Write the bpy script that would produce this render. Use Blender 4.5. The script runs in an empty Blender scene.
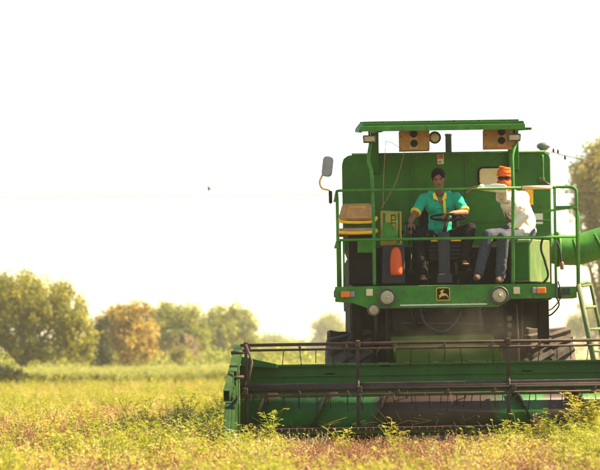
import bpy, bmesh, math, random
from mathutils import Vector, Matrix, Quaternion, noise
R = math.radians
PI = math.pi
random.seed(7)
sc = bpy.context.scene
COL = sc.collection

# ---------------------------------------------------------------- camera
F = 2000.0            # focal length in photo pixels (600 px wide) = 120 mm
H = 0.85              # eye height
ROLL = R(0.9)
G = -0.17             # ground level (the eye stands 1.02 m above it)
cam_d = bpy.data.cameras.new('camera')
cam = bpy.data.objects.new('camera', cam_d)
COL.objects.link(cam)
cam_d.sensor_width = 36
cam_d.lens = F / 600 * 36
cam_d.shift_y = (356 - 235) / 600
cam_d.clip_start = 0.2
cam_d.clip_end = 6000
cam.matrix_world = Matrix.Translation((0, 0, H)) @ Matrix.Rotation(R(90), 4, 'X') @ Matrix.Rotation(-ROLL, 4, 'Z')
cam_d.dof.use_dof = True
cam_d.dof.focus_distance = 21.2
cam_d.dof.aperture_fstop = 2.8
sc.camera = cam

# ---------------------------------------------------------------- sky, sun, exposure
SUN_AZ = R(87)        # clockwise from +Y (view direction)
SUN_EL = R(46)
world = bpy.data.worlds.new('World')
sc.world = world
world.use_nodes = True
nt = world.node_tree
nt.nodes.clear()
sky = nt.nodes.new('ShaderNodeTexSky')
sky.sky_type = 'NISHITA'
sky.sun_disc = False
sky.sun_elevation = SUN_EL
sky.sun_rotation = SUN_AZ
sky.air_density = 1.35
sky.dust_density = 0.35
sky.ozone_density = 0.0
bg = nt.nodes.new('ShaderNodeBackground')
bg.inputs['Strength'].default_value = 0.062
wo = nt.nodes.new('ShaderNodeOutputWorld')
nt.links.new(sky.outputs[0], bg.inputs[0])
nt.links.new(bg.outputs[0], wo.inputs[0])
sun_d = bpy.data.lights.new('sun', 'SUN')
sun_d.energy = 5.0
sun_d.angle = R(0.6)
sun_d.color = (1.0, 0.81, 0.52)
sun = bpy.data.objects.new('sun', sun_d)
COL.objects.link(sun)
sd = Vector((math.sin(SUN_AZ) * math.cos(SUN_EL), math.cos(SUN_AZ) * math.cos(SUN_EL), math.sin(SUN_EL)))
sun.rotation_euler = (-sd).to_track_quat('-Z', 'Y').to_euler()
sun.location = sd * 60
vs = sc.view_settings
vs.view_transform = 'Standard'
vs.look = 'None'
vs.gamma = 1
vs.use_curve_mapping = False
vs.exposure = 2.25
sc.cycles.use_denoising = True
sc.cycles.max_bounces = 8
sc.cycles.transparent_max_bounces = 8
sc.cycles.volume_bounces = 1


# ---------------------------------------------------------------- helpers
def W(px, py, Y):
    """world point that stands at distance Y behind photo pixel (px, py)"""
    dx, dy = px - 300, py - 356
    c, s = math.cos(ROLL), math.sin(ROLL)
    u, v = dx * c - dy * s, dx * s + dy * c
    return Vector((u / F * Y, Y, H - v / F * Y))


ORI = {}


def link(name, me, parent=None, loc=None):
    """one mesh object; loc is its world origin (default: that of its parent)"""
    o = bpy.data.objects.new(name, me)
    COL.objects.link(o)
    po = ORI.get(parent.name, Vector()) if parent else Vector()
    w = Vector(loc) if loc is not None else po
    if parent:
        o.parent = parent
    o.location = w - po
    ORI[o.name] = w
    return o


def thing(name, label, cat, loc=(0, 0, 0), group=None):
    o = bpy.data.objects.new(name, None)
    COL.objects.link(o)
    o.location = loc
    o.empty_display_size = 0.2
    ORI[o.name] = Vector(loc)
    return tag(o, label, cat, group)


def tag(o, label, cat, group=None):
    o['label'] = label
    o['category'] = cat
    if group:
        o['group'] = group
    return o


class MB:
    """collects shapes (world coordinates) into one mesh"""
    def __init__(self):
        self.bm = bmesh.new()

    def box(self, lo, hi, bev=0.0, M=None):
        lo, hi = Vector(lo), Vector(hi)
        c, s = (lo + hi) / 2, hi - lo
        m = Matrix.Translation(c) @ Matrix.Diagonal((*s, 1))
        if M is not None:
            m = M @ m
        r = bmesh.ops.create_cube(self.bm, size=1, matrix=m)
        if bev > 0:
            es = list({e for v in r['verts'] for e in v.link_edges})
            bmesh.ops.bevel(self.bm, geom=es, offset=bev, segments=2, affect='EDGES', profile=0.5)
        return self

    def prism(self, pts, axis, a, b, bev=0.0):
        """polygon pts (2-D, in the plane across axis) extruded from a to b"""
        def P(p, t):
            return {'x': (t, p[0], p[1]), 'y': (p[0], t, p[1]), 'z': (p[0], p[1], t)}[axis]
        v0 = [self.bm.verts.new(P(p, a)) for p in pts]
        v1 = [self.bm.verts.new(P(p, b)) for p in pts]
        fs = [self.bm.faces.new(v0), self.bm.faces.new(v1[::-1])]
        n = len(pts)
        for i in range(n):
            fs.append(self.bm.faces.new((v0[i], v1[i], v1[(i + 1) % n], v0[(i + 1) % n])))
        bmesh.ops.recalc_face_normals(self.bm, faces=fs)
        if bev > 0:
            es = list({e for v in v0 + v1 for e in v.link_edges})
            bmesh.ops.bevel(self.bm, geom=es, offset=bev, segments=2, affect='EDGES', profile=0.5)
        return self

    def tube(self, pts, r, n=10, r2=None, cap=True):
        pts = [Vector(p) for p in pts]
        k = len(pts)
        rings = []
        up = Vector((0, 0, 1))
        prev = None
        for i, p in enumerate(pts):
            t = (pts[min(i + 1, k - 1)] - pts[max(i - 1, 0)])
            t.normalize()
            if prev is None:
                a = t.cross(up)
                if a.length < 0.05:
                    a = t.cross(Vector((1, 0, 0)))
            else:
                a = prev - t * prev.dot(t)
            a.normalize()
            prev = a
            b = t.cross(a)
            rr = r if r2 is None else r + (r2 - r) * i / max(1, k - 1)
            rings.append([self.bm.verts.new(p + (a * math.cos(2 * PI * j / n) + b * math.sin(2 * PI * j / n)) * rr) for j in range(n)])
        for i in range(k - 1):
            for j in range(n):
                f = self.bm.faces.new((rings[i][j], rings[i][(j + 1) % n], rings[i + 1][(j + 1) % n], rings[i + 1][j]))
                f.smooth = True
        if cap:
            self.bm.faces.new(rings[0][::-1])
            self.bm.faces.new(rings[-1])
        return self

    def lathe(self, prof, c, axis='y', n=32):
        """profile (radius, along) turned round an axis through c"""
        c = Vector(c)
        rings = []
        for (r, t) in prof:
            ring = []
            for j in range(n):
                a = 2 * PI * j / n
                p = {'y': (r * math.cos(a), t, r * math.sin(a)), 'x': (t, r * math.cos(a), r * math.sin(a)), 'z': (r * math.cos(a), r * math.sin(a), t)}[axis]
                ring.append(self.bm.verts.new(c + Vector(p)))
            rings.append(ring)
        fs = []
        for i in range(len(rings) - 1):
            for j in range(n):
                f = self.bm.faces.new((rings[i][j], rings[i][(j + 1) % n], rings[i + 1][(j + 1) % n], rings[i + 1][j]))
                f.smooth = True
                fs.append(f)
        fs.append(self.bm.faces.new(rings[0][::-1]))
        fs.append(self.bm.faces.new(rings[-1]))
        bmesh.ops.recalc_face_normals(self.bm, faces=fs)
        return self

    def quad(self, a, b, c, d):
        self.bm.faces.new([self.bm.verts.new(p) for p in (a, b, c, d)])
        return self

    def build(self, name, mat, parent=None, loc=None):
        me = bpy.data.meshes.new(name)
        po = Vector(loc) if loc is not None else (ORI.get(parent.name, Vector()) if parent else Vector())
        bmesh.ops.translate(self.bm, verts=self.bm.verts, vec=-po)
        self.bm.to_mesh(me)
        self.bm.free()
        for m in (mat if isinstance(mat, (list, tuple)) else [mat]):
            me.materials.append(m)
        return link(name, me, parent, po)


def smooth_path(pts, n=6):
    """Catmull-Rom through pts"""
    pts = [Vector(p) for p in pts]
    out = []
    for i in range(len(pts) - 1):
        p0, p1, p2, p3 = pts[max(i - 1, 0)], pts[i], pts[i + 1], pts[min(i + 2, len(pts) - 1)]
        for k in range(n):
            t = k / n
            out.append(0.5 * ((2 * p1) + (-p0 + p2) * t + (2 * p0 - 5 * p1 + 4 * p2 - p3) * t * t + (-p0 + 3 * p1 - 3 * p2 + p3) * t ** 3))
    out.append(pts[-1])
    return out


def round_path(pts, r=0.06, n=5):
    """polyline with rounded corners"""
    pts = [Vector(p) for p in pts]
    out = [pts[0]]
    for i in range(1, len(pts) - 1):
        a, b, c = pts[i - 1], pts[i], pts[i + 1]
        d1, d2 = (a - b), (c - b)
        k = min(r, d1.length * 0.45, d2.length * 0.45)
        p, q = b + d1.normalized() * k, b + d2.normalized() * k
        for j in range(n + 1):
            t = j / n
            out.append((1 - t) ** 2 * p + 2 * t * (1 - t) * b + t * t * q)
    out.append(pts[-1])
    return out


# ---------------------------------------------------------------- materials
def mat(name, col, rough=0.5, metal=0.0, var=0.25, scale=6.0, dust=0.0, dust_col=(0.30, 0.22, 0.12), dust_scale=3.0, bump=0.0, bump_scale=60.0, wear=None, streak=False, spec=0.22):
    col = tuple(min(0.8, c * 1.38) for c in col)
    dust_col = tuple(min(0.6, c * 1.38) for c in dust_col)
    m = bpy.data.materials.new(name)
    m.use_nodes = True
    t = m.node_tree
    N = t.nodes
    L = t.links.new
    p = N['Principled BSDF']
    tc = N.new('ShaderNodeTexCoord')
    no = N.new('ShaderNodeTexNoise')
    no.inputs['Scale'].default_value = scale
    no.inputs['Detail'].default_value = 6
    no.inputs['Roughness'].default_value = 0.65
    L(tc.outputs['Object'], no.inputs['Vector'])
    mr = N.new('ShaderNodeMapRange')
    mr.inputs[1].default_value = 0.3
    mr.inputs[2].default_value = 0.7
    mr.inputs[3].default_value = 1 - var
    mr.inputs[4].default_value = 1 + var
    L(no.outputs[0], mr.inputs[0])
    mx = N.new('ShaderNodeMix')
    mx.data_type = 'RGBA'
    mx.blend_type = 'MULTIPLY'
    mx.inputs[0].default_value = 1
    mx.inputs[6].default_value = (*col, 1)
    L(mr.outputs[0], mx.inputs[7])
    out = mx.outputs[2]
    rough_out = None
    if dust > 0:
        n2 = N.new('ShaderNodeTexNoise')
        n2.inputs['Scale'].default_value = dust_scale
        n2.inputs['Detail'].default_value = 9
        n2.inputs['Roughness'].default_value = 0.72
        vec = tc.outputs['Object']
        if streak:
            mp = N.new('ShaderNodeMapping')
            mp.inputs['Scale'].default_value = (3.0, 3.0, 0.55)
            L(vec, mp.inputs['Vector'])
            vec = mp.outputs[0]
        L(vec, n2.inputs['Vector'])
        ge = N.new('ShaderNodeNewGeometry')
        sx = N.new('ShaderNodeSeparateXYZ')
        L(ge.outputs['Normal'], sx.inputs[0])
        mu = N.new('ShaderNodeMath')
        mu.operation = 'MULTIPLY_ADD'
        mu.inputs[1].default_value = 0.14
        L(sx.outputs[2], mu.inputs[0])
        L(n2.outputs[0], mu.inputs[2])
        m2 = N.new('ShaderNodeMapRange')
        m2.inputs[1].default_value = 0.62 - 0.3 * dust
        m2.inputs[2].default_value = 0.90 - 0.25 * dust
        m2.inputs[3].default_value = 0.0
        m2.inputs[4].default_value = min(0.95, dust * 1.2)
        L(mu.outputs[0], m2.inputs[0])
        mx2 = N.new('ShaderNodeMix')
        mx2.data_type = 'RGBA'
        L(m2.outputs[0], mx2.inputs[0])
        L(out, mx2.inputs[6])
        mx2.inputs[7].default_value = (*dust_col, 1)
        out = mx2.outputs[2]
        m3 = N.new('ShaderNodeMapRange')
        m3.inputs[3].default_value = rough
        m3.inputs[4].default_value = 0.92
        L(m2.outputs[0], m3.inputs[0])
        rough_out = m3.outputs[0]
    if wear:
        n4 = N.new('ShaderNodeTexNoise')
        n4.inputs['Scale'].default_value = 17
        n4.inputs['Detail'].default_value = 8
        L(tc.outputs['Object'], n4.inputs['Vector'])
        m4 = N.new('ShaderNodeMapRange')
        m4.inputs[1].default_value = 0.60
        m4.inputs[2].default_value = 0.66
        L(n4.outputs[0], m4.inputs[0])
        mx4 = N.new('ShaderNodeMix')
        mx4.data_type = 'RGBA'
        L(m4.outputs[0], mx4.inputs[0])
        L(out, mx4.inputs[6])
        mx4.inputs[7].default_value = (*wear, 1)
        out = mx4.outputs[2]
    L(out, p.inputs['Base Color'])
    if rough_out:
        L(rough_out, p.inputs['Roughness'])
    else:
        p.inputs['Roughness'].default_value = rough
    p.inputs['Metallic'].default_value = metal
    p.inputs['Specular IOR Level'].default_value = spec
    if bump > 0:
        n3 = N.new('ShaderNodeTexNoise')
        n3.inputs['Scale'].default_value = bump_scale
        n3.inputs['Detail'].default_value = 4
        L(tc.outputs['Object'], n3.inputs['Vector'])
        bp = N.new('ShaderNodeBump')
        bp.inputs['Strength'].default_value = bump
        bp.inputs['Distance'].default_value = 0.02
        L(n3.outputs[0], bp.inputs['Height'])
        L(bp.outputs[0], p.inputs['Normal'])
    return m


def leaf_mat(name, cols, trans=0.35, rough=0.6, per='tint'):
    """colour ramp over a random value: per-leaf attribute and (for copies) the copy's own random number"""
    m = bpy.data.materials.new(name)
    m.use_nodes = True
    t = m.node_tree
    N = t.nodes
    L = t.links.new
    N.clear()
    out = N.new('ShaderNodeOutputMaterial')
    at = N.new('ShaderNodeAttribute')
    at.attribute_name = 'tint'
    oi = N.new('ShaderNodeObjectInfo')
    ad = N.new('ShaderNodeMath')
    ad.operation = 'MULTIPLY_ADD'
    ad.inputs[1].default_value = 0.5 if per == 'both' else 0.0
    L(oi.outputs['Random'], ad.inputs[0])
    mm = N.new('ShaderNodeMath')
    mm.operation = 'MULTIPLY'
    mm.inputs[1].default_value = 0.5 if per == 'both' else 1.0
    L(at.outputs['Fac'], mm.inputs[0])
    L(mm.outputs[0], ad.inputs[2])
    cr = N.new('ShaderNodeValToRGB')
    e = cr.color_ramp.elements
    while len(e) < len(cols):
        e.new(0.5)
    for i, c in enumerate(cols):
        e[i].position = i / max(1, len(cols) - 1)
        e[i].color = (*c, 1)
    L(ad.outputs[0], cr.inputs[0])
    pb = N.new('ShaderNodeBsdfPrincipled')
    pb.inputs['Roughness'].default_value = rough
    pb.inputs['Specular IOR Level'].default_value = 0.25
    L(cr.outputs[0], pb.inputs['Base Color'])
    tr = N.new('ShaderNodeBsdfTranslucent')
    L(cr.outputs[0], tr.inputs['Color'])
    ms = N.new('ShaderNodeMixShader')
    ms.inputs[0].default_value = trans
    L(pb.outputs[0], ms.inputs[1])
    L(tr.outputs[0], ms.inputs[2])
    L(ms.outputs[0], out.inputs['Surface'])
    return m


DUST = (0.36, 0.26, 0.15)
M = {}
M['green'] = mat('green paint', (0.012, 0.070, 0.006), 0.6, var=0.18, scale=2.5, dust=0.16, dust_col=(0.10, 0.10, 0.04), dust_scale=2.6, bump=0.06, bump_scale=5, streak=True, spec=0.1)
M['green_tank'] = mat('green tank paint', (0.014, 0.078, 0.003), 0.55, var=0.34, scale=1.8, dust=0.22, dust_col=(0.065, 0.095, 0.022), dust_scale=1.8, bump=0.3, bump_scale=2.2, streak=True)
M['green_rail'] = mat('green rail paint', (0.021, 0.105, 0.006), 0.55, var=0.28, scale=7, dust=0.30, dust_col=(0.12, 0.11, 0.05), dust_scale=9, bump=0.08, bump_scale=30, wear=(0.055, 0.075, 0.03))
M['ladder'] = mat('faded ladder paint', (0.055, 0.085, 0.03), 0.7, var=0.3, scale=7, dust=0.45, dust_col=(0.17, 0.13, 0.075), dust_scale=8)
M['green_header'] = mat('green header paint', (0.011, 0.060, 0.004), 0.6, var=0.25, scale=3, dust=0.26, dust_col=(0.06, 0.06, 0.025), dust_scale=2.6, bump=0.06, bump_scale=6, wear=(0.035, 0.05, 0.02))
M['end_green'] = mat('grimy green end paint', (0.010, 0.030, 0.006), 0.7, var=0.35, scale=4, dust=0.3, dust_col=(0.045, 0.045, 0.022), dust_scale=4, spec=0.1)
M['auger'] = mat('worn auger steel', (0.007, 0.052, 0.010), 0.5, var=0.4, scale=4, dust=0.25, dust_col=(0.05, 0.06, 0.025), dust_scale=3, bump=0.06, bump_scale=9)
M['auger_bare'] = mat('rusted auger steel', (0.036, 0.020, 0.016), 0.6, 0.1, var=0.45, scale=5, dust=0.2, dust_col=(0.085, 0.055, 0.04), dust_scale=4, bump=0.08, bump_scale=14)
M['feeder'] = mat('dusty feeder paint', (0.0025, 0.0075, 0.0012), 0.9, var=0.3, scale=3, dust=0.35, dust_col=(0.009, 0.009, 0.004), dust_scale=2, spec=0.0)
M['panel'] = mat('dusty side panel', (0.045, 0.09, 0.02), 0.6, var=0.2, scale=3, dust=0.55, dust_col=(0.25, 0.195, 0.10), dust_scale=2.0, streak=True)
M['rust'] = mat('rusty steel', (0.030, 0.018, 0.012), 0.65, 0.2, var=0.4, scale=9, dust=0.25, dust_col=(0.075, 0.05, 0.032), dust_scale=6, bump=0.15, bump_scale=40)
M['flight'] = mat('dark flighting steel', (0.010, 0.008, 0.006), 0.7, 0.0, var=0.4, scale=9, spec=0.1)
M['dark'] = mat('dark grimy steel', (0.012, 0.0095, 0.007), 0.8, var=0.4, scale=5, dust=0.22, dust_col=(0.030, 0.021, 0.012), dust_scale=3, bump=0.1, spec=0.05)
M['black'] = mat('black plastic', (0.007, 0.006, 0.005), 0.7, spec=0.1, var=0.2, dust=0.1, dust_col=(0.05, 0.04, 0.028))
M['grey'] = mat('grey painted steel', (0.026, 0.026, 0.027), 0.7, spec=0.1, var=0.2, scale=4, dust=0.18, dust_col=(0.17, 0.14, 0.10))
M['tyre'] = mat('dusty tyre rubber', (0.022, 0.020, 0.018), 0.85, var=0.3, scale=8, dust=0.5, dust_col=(0.14, 0.10, 0.065), dust_scale=5, bump=0.1)
M['yellow'] = mat('yellow rim paint', (0.60, 0.36, 0.02), 0.45, var=0.15, dust=0.4, dust_col=DUST)
M['seat_y'] = mat('yellow vinyl piping', (0.62, 0.30, 0.008), 0.5, var=0.15, scale=14)
M['seat_t'] = mat('worn tan vinyl', (0.24, 0.13, 0.055), 0.7, var=0.3, scale=9, dust=0.2, dust_col=(0.38, 0.27, 0.16), bump=0.25, bump_scale=30)
M['ply'] = mat('raw plywood', (0.20, 0.105, 0.032), 0.8, var=0.3, scale=7, dust=0.2, dust_col=(0.22, 0.13, 0.06), bump=0.1)
M['orange'] = mat('orange plastic', (0.42, 0.055, 0.008), 0.55, var=0.12)
M['amber'] = mat('amber lens', (0.50, 0.10, 0.01), 0.35, var=0.1)
M['cream'] = mat('cream reflector', (0.40, 0.32, 0.17), 0.5, var=0.15, dust=0.2, dust_col=(0.3, 0.23, 0.13))
M['chrome'] = mat('lamp rim', (0.06, 0.05, 0.04), 0.5, 0.4, dust=0.3, dust_col=(0.12, 0.09, 0.055))
M['lens'] = mat('dusty lamp lens', (0.25, 0.205, 0.12), 0.4, 0.0, var=0.2, scale=30, dust=0.3, dust_col=(0.20, 0.155, 0.085), bump=0.1, bump_scale=90)
M['white'] = mat('white paint', (0.42, 0.39, 0.32), 0.5, var=0.08)
M['emblem_y'] = mat('emblem yellow', (0.46, 0.27, 0.015), 0.5, var=0.1)
M['red'] = mat('red print', (0.32, 0.06, 0.05), 0.5, var=0.1)
M['glass'] = mat('mirror back', (0.13, 0.125, 0.125), 0.3, 0.2, var=0.12, dust=0.2, dust_col=(0.2, 0.17, 0.14))
M['sack'] = mat('yellow woven sack', (0.20, 0.155, 0.022), 0.8, var=0.15, scale=12, bump=0.2, bump_scale=120)
M['sack_g'] = mat('green sack print', (0.012, 0.06, 0.01), 0.8, var=0.15)
M['hose'] = mat('black hose', (0.015, 0.014, 0.013), 0.5)
M['skin'] = mat('brown skin', (0.155, 0.068, 0.036), 0.48, var=0.10, scale=18, bump=0.04, bump_scale=140)
M['skin_d'] = mat('brown hand skin', (0.145, 0.062, 0.033), 0.5, var=0.12, scale=18)
M['hair'] = mat('black hair', (0.006, 0.0045, 0.004), 0.75, var=0.4, scale=50, bump=0.8, bump_scale=150, spec=0.08)
M['lip'] = mat('lips', (0.13, 0.045, 0.035), 0.4)
M['eye'] = mat('eye white', (0.28, 0.25, 0.22), 0.4, var=0.02)
M['teal'] = mat('teal shirt cloth', (0.004, 0.25, 0.15), 0.85, var=0.15, scale=9, bump=0.55, bump_scale=11)
M['cuff'] = mat('yellow trim cloth', (0.62, 0.42, 0.03), 0.85, var=0.1)
M['shirt'] = mat('white shirt cloth', (0.46, 0.41, 0.35), 0.9, var=0.05, scale=9, bump=0.55, bump_scale=11)
M['turban'] = mat('orange cloth', (0.42, 0.062, 0.004), 0.85, var=0.15, scale=14, bump=0.7, bump_scale=26)
M['jeans'] = mat('blue denim', (0.030, 0.034, 0.043), 0.9, var=0.25, scale=9, bump=0.5, bump_scale=12)
M['trouser'] = mat('dark trousers', (0.007, 0.006, 0.006), 0.9, spec=0.1, var=0.2, bump=0.4, bump_scale=12)
M['shoe'] = mat('brown sandal', (0.04, 0.022, 0.014), 0.7)
M['bark'] = mat('dry bark', (0.085, 0.060, 0.040), 0.95, var=0.4, scale=5, bump=0.6, bump_scale=14)
M['wire'] = mat('weathered wire', (0.02, 0.02, 0.02), 0.8)

# ---------------------------------------------------------------- ground
gm = bpy.data.materials.new('field soil')
gm.use_nodes = True
_t = gm.node_tree
_p = _t.nodes['Principled BSDF']
_p.inputs['Roughness'].default_value = 0.95
_tc = _t.nodes.new('ShaderNodeTexCoord')
_n1 = _t.nodes.new('ShaderNodeTexNoise')
_n1.inputs['Scale'].default_value = 0.35
_n1.inputs['Detail'].default_value = 10
_n1.inputs['Roughness'].default_value = 0.7
_cr = _t.nodes.new('ShaderNodeValToRGB')
_cr.color_ramp.elements[0].position = 0.33
_cr.color_ramp.elements[0].color = (0.16, 0.095, 0.045, 1)
_cr.color_ramp.elements[1].position = 0.66
_cr.color_ramp.elements[1].color = (0.27, 0.25, 0.07, 1)
_t.links.new(_tc.outputs['Object'], _n1.inputs['Vector'])
_t.links.new(_n1.outputs[0], _cr.inputs[0])
_t.links.new(_cr.outputs[0], _p.inputs['Base Color'])
bm = bmesh.new()
xs = [-1500, -400, -120, -40, -20, -10] + [x * 1.0 for x in range(-8, 13)] + [20, 40, 120, 400, 1500]
ys = [-120, -20, 0, 8] + [10 + i * 1.0 for i in range(0, 30)] + [45, 55, 65, 80, 100, 130, 170, 250, 400, 800, 1500]
grid = [[bm.verts.new((x, y, (0.025 * noise.noise(Vector((x * 0.7, y * 0.7, 3))) if -15 < x < 15 and 10 < y < 39 else 0.0) + G)) for x in xs] for y in ys]
for i in range(len(ys) - 1):
    for j in range(len(xs) - 1):
        bm.faces.new((grid[i][j], grid[i][j + 1], grid[i + 1][j + 1], grid[i + 1][j])).smooth = True
me = bpy.data.meshes.new('ground')
bm.to_mesh(me)
bm.free()
me.materials.append(gm)
ground = link('ground', me)
ground['kind'] = 'structure'

# ================================================================ COMBINE
CX = 1.645
combine = thing('combine_harvester', 'large green combine harvester with open driver platform and wide header in the field', 'harvester', (CX, 23.5, G))
YP = 22.40           # platform front
YT = 23.90           # grain tank front


def part(name, mb, m, parent=combine, loc=None):
    return mb.build(name, m, parent, loc)


def X(px, py, Y):
    return W(px, py, Y).x


def Z(py, Y, px=446):
    return W(px, py, Y).z


FL = 1.655           # platform floor height

# --- grain tank: folded sheet with rounded upper corners, ribs and a top lip
xa, xb = 0.535, 3.03
ztop = Z(153.5, YT)
tank_pts = [(xa, 2.10), (xa, ztop - 0.12), (xa + 0.02, ztop - 0.045), (xa + 0.075, ztop - 0.006), (xa + 0.13, ztop), (xb - 0.07, ztop), (xb - 0.02, ztop - 0.02), (xb, ztop - 0.08), (xb, 2.10)]
tank = part('grain_tank', MB().prism(tank_pts, 'y', YT, YT + 2.3, 0.012), M['green_tank'])
for v in tank.data.vertices:
    if v.co.y > 1.2:
        v.co.x = 0.14 + (v.co.x - 0.14) * 0.92
part('tank_lip', MB().tube([(xa + 0.12, YT - 0.006, ztop + 0.004), (xb - 0.07, YT - 0.006, ztop + 0.004)], 0.014, 8), M['green_rail'], tank)
for zz in (2.42,):
    part('tank_seam', MB().box((xa + 0.02, YT - 0.012, zz - 0.012), (xb - 0.02, YT - 0.002, zz + 0.012), 0.004), M['green_tank'], tank)
for px in (412, 466):
    x = X(px, 200, YT)
    part('tank_seam', MB().box((x - 0.012, YT - 0.011, 2.45), (x + 0.012, YT - 0.003, ztop - 0.03), 0.003), M['green_tank'], tank)
for i in range(16):
    x = xa + 0.17 + i * (xb - xa - 0.3) / 15
    part('bolt', MB().lathe([(0.012, -0.010), (0.012, 0.0)], (x, YT - 0.004, ztop - 0.03), 'y', 8), M['green_rail'], tank)
# window in the tank
wx0, wx1, wz0, wz1 = X(479.5, 176, YT), X(511, 176, YT), Z(184.5, YT, 495), Z(168.5, YT, 495)


def rrect(x0, x1, z0, z1, r, n=5):
    pts = []
    for (cx, cz, a0) in ((x1 - r, z1 - r, 0), (x0 + r, z1 - r, 90), (x0 + r, z0 + r, 180), (x1 - r, z0 + r, 270)):
        for k in range(n + 1):
            a = R(a0 + 90 * k / n)
            pts.append((cx + r * math.cos(a), cz + r * math.sin(a)))
    return pts


wf = part('tank_window', MB().prism(rrect(wx0 - 0.022, wx1 + 0.022, wz0 - 0.022, wz1 + 0.022, 0.055), 'y', YT - 0.016, YT - 0.001), M['black'], tank)
part('window_pane', MB().prism(rrect(wx0, wx1, wz0, wz1, 0.04), 'y', YT - 0.021, YT - 0.0165), M['cream'], tank)
# sticker
x0, z0 = X(440.5, 158, YT), Z(158.5, YT)
part('sticker', MB().box((x0 - 0.038, YT - 0.006, z0 - 0.065), (x0 + 0.038, YT - 0.002, z0 + 0.055)), M['white'], tank)
part('sticker_print', MB().box((x0 - 0.033, YT - 0.009, z0 - 0.005), (x0 + 0.030, YT - 0.0065, z0 + 0.048)).box((x0 - 0.028, YT - 0.009, z0 - 0.05), (x0 + 0.01, YT - 0.0065, z0 - 0.03)), M['red'], tank)
# grab handle on the tank, latch, notice plates
hx = X(542, 168, YT)
part('grab_handle', MB().tube(round_path([(hx, YT, Z(156, YT, 542)), (hx, YT - 0.07, Z(156, YT, 542)), (hx, YT - 0.07, Z(181, YT, 542)), (hx, YT, Z(181, YT, 542))], 0.03), 0.014), M['green_rail'], tank)
part('latch', MB().box((hx - 0.05, YT - 0.05, Z(183, YT, 542)), (hx + 0.03, YT - 0.002, Z(178, YT, 542)), 0.01).tube([(hx, YT - 0.05, Z(181, YT, 542)), (hx + 0.11, YT - 0.06, Z(187, YT, 542))], 0.012), M['chrome'], tank)
sxp = X(529, 195, YT)
part('warning_plate', MB().box((sxp - 0.05, YT - 0.008, Z(205, YT, 530)), (sxp + 0.05, YT - 0.002, Z(189, YT, 530))), M['seat_y'], tank)
sxp = X(539, 218, YT)
part('notice_plate', MB().box((sxp - 0.05, YT - 0.009, Z(224, YT, 540)), (sxp + 0.045, YT - 0.002, Z(213.5, YT, 540))), M['white'], tank)
part('bolt', MB().lathe([(0.018, -0.02), (0.018, 0)], (X(541, 205, YT), YT - 0.002, Z(206, YT, 541)), 'y', 10), M['chrome'], tank)
# beacon cap on top of the tank, exhaust stack behind it
bx = X(543.5, 147, YT + 0.3)
zb = ztop
part('beacon_lamp', MB().lathe([(0.075, 0.0), (0.08, 0.03), (0.045, 0.045), (0.05, 0.06), (0.082, 0.085), (0.085, 0.115), (0.05, 0.14), (0.012, 0.15)], (bx, YT + 0.3, zb), 'z', 20), M['glass'], tank)
ex = X(448.5, 145, YT + 1.2)
part('exhaust_stack', MB().lathe([(0.04, -0.2), (0.04, 0.34), (0.047, 0.345), (0.047, 0.365), (0.03, 0.365)], (ex, YT + 1.2, ztop), 'z', 16), M['grey'])
# engine deck behind and machine body (chassis) below
part('engine_hood', MB().box((0.75, YT + 2.31, 1.05), (2.85, 28.6, 2.85), 0.08), M['green'])
part('straw_hood', MB().prism([(28.61, 1.0), (28.61, 2.4), (29.4, 2.0), (29.6, 0.9)], 'x', 0.85, 2.75, 0.03), M['green'])
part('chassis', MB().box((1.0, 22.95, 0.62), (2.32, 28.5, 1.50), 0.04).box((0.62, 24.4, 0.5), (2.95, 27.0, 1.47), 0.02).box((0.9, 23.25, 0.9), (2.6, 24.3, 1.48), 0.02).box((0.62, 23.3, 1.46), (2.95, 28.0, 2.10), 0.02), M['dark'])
part('platform_shade_box', MB().box((1.06, 22.56, 1.05), (2.3, 22.94, 1.40), 0.02), M['dark'])  # dark box added to stand in for the shade below the platform
for k, (a_, b_, c_, r_) in enumerate((((1.12, 1.36), (2.25, 1.33), 22.50, 0.022), ((1.15, 1.20), (2.28, 1.17), 22.51, 0.014), ((1.25, 1.40), (1.32, 1.04), 22.48, 0.020), ((2.02, 1.40), (2.05, 1.04), 22.48, 0.026), ((1.6, 1.39), (1.9, 1.05), 22.49, 0.012))):
    part('hydraulic_pipe', MB().tube([(a_[0], c_, a_[1]), (b_[0], c_, b_[1])], r_, 8), M['rust'] if k % 2 else M['flight'])
part('gearbox', MB().lathe([(0.10, -0.06), (0.11, -0.02), (0.09, 0.02), (0.04, 0.05)], (2.14, 22.54, 1.22), 'y', 18), M['dark'])
part('hydraulic_hose', MB().tube(smooth_path([(1.35, 22.48, 1.40), (1.42, 22.42, 1.18), (1.62, 22.40, 1.10), (1.78, 22.46, 1.24), (1.84, 22.50, 1.40)]), 0.013, 6), M['hose'])
part('axle', MB().box((0.75, 23.45, 0.48), (2.75, 23.75, 0.74), 0.03), M['dark'])
for xx in (0.66, 2.80):
    part('frame_post', MB().box((xx - 0.06, 22.9, 0.95), (xx + 0.06, 23.05, 1.46), 0.01), M['dark'])
part('frame_post', MB().box((1.0, 22.72, 0.8), (1.1, 22.8, 1.42), 0.01), M['dark'])
part('frame_post', MB().box((2.20, 22.72, 0.8), (2.30, 22.8, 1.42), 0.01), M['dark'])
part('drive_shaft', MB().tube([(2.47, 22.75, 1.40), (2.49, 22.75, 0.75)], 0.012), M['chrome'])
for zz in (1.24, 1.16, 1.06):
    part('bearing', MB().lathe([(0.03, -0.03), (0.03, 0.03)], (2.385, 22.74, zz), 'y', 12), M['chrome'])

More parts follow.
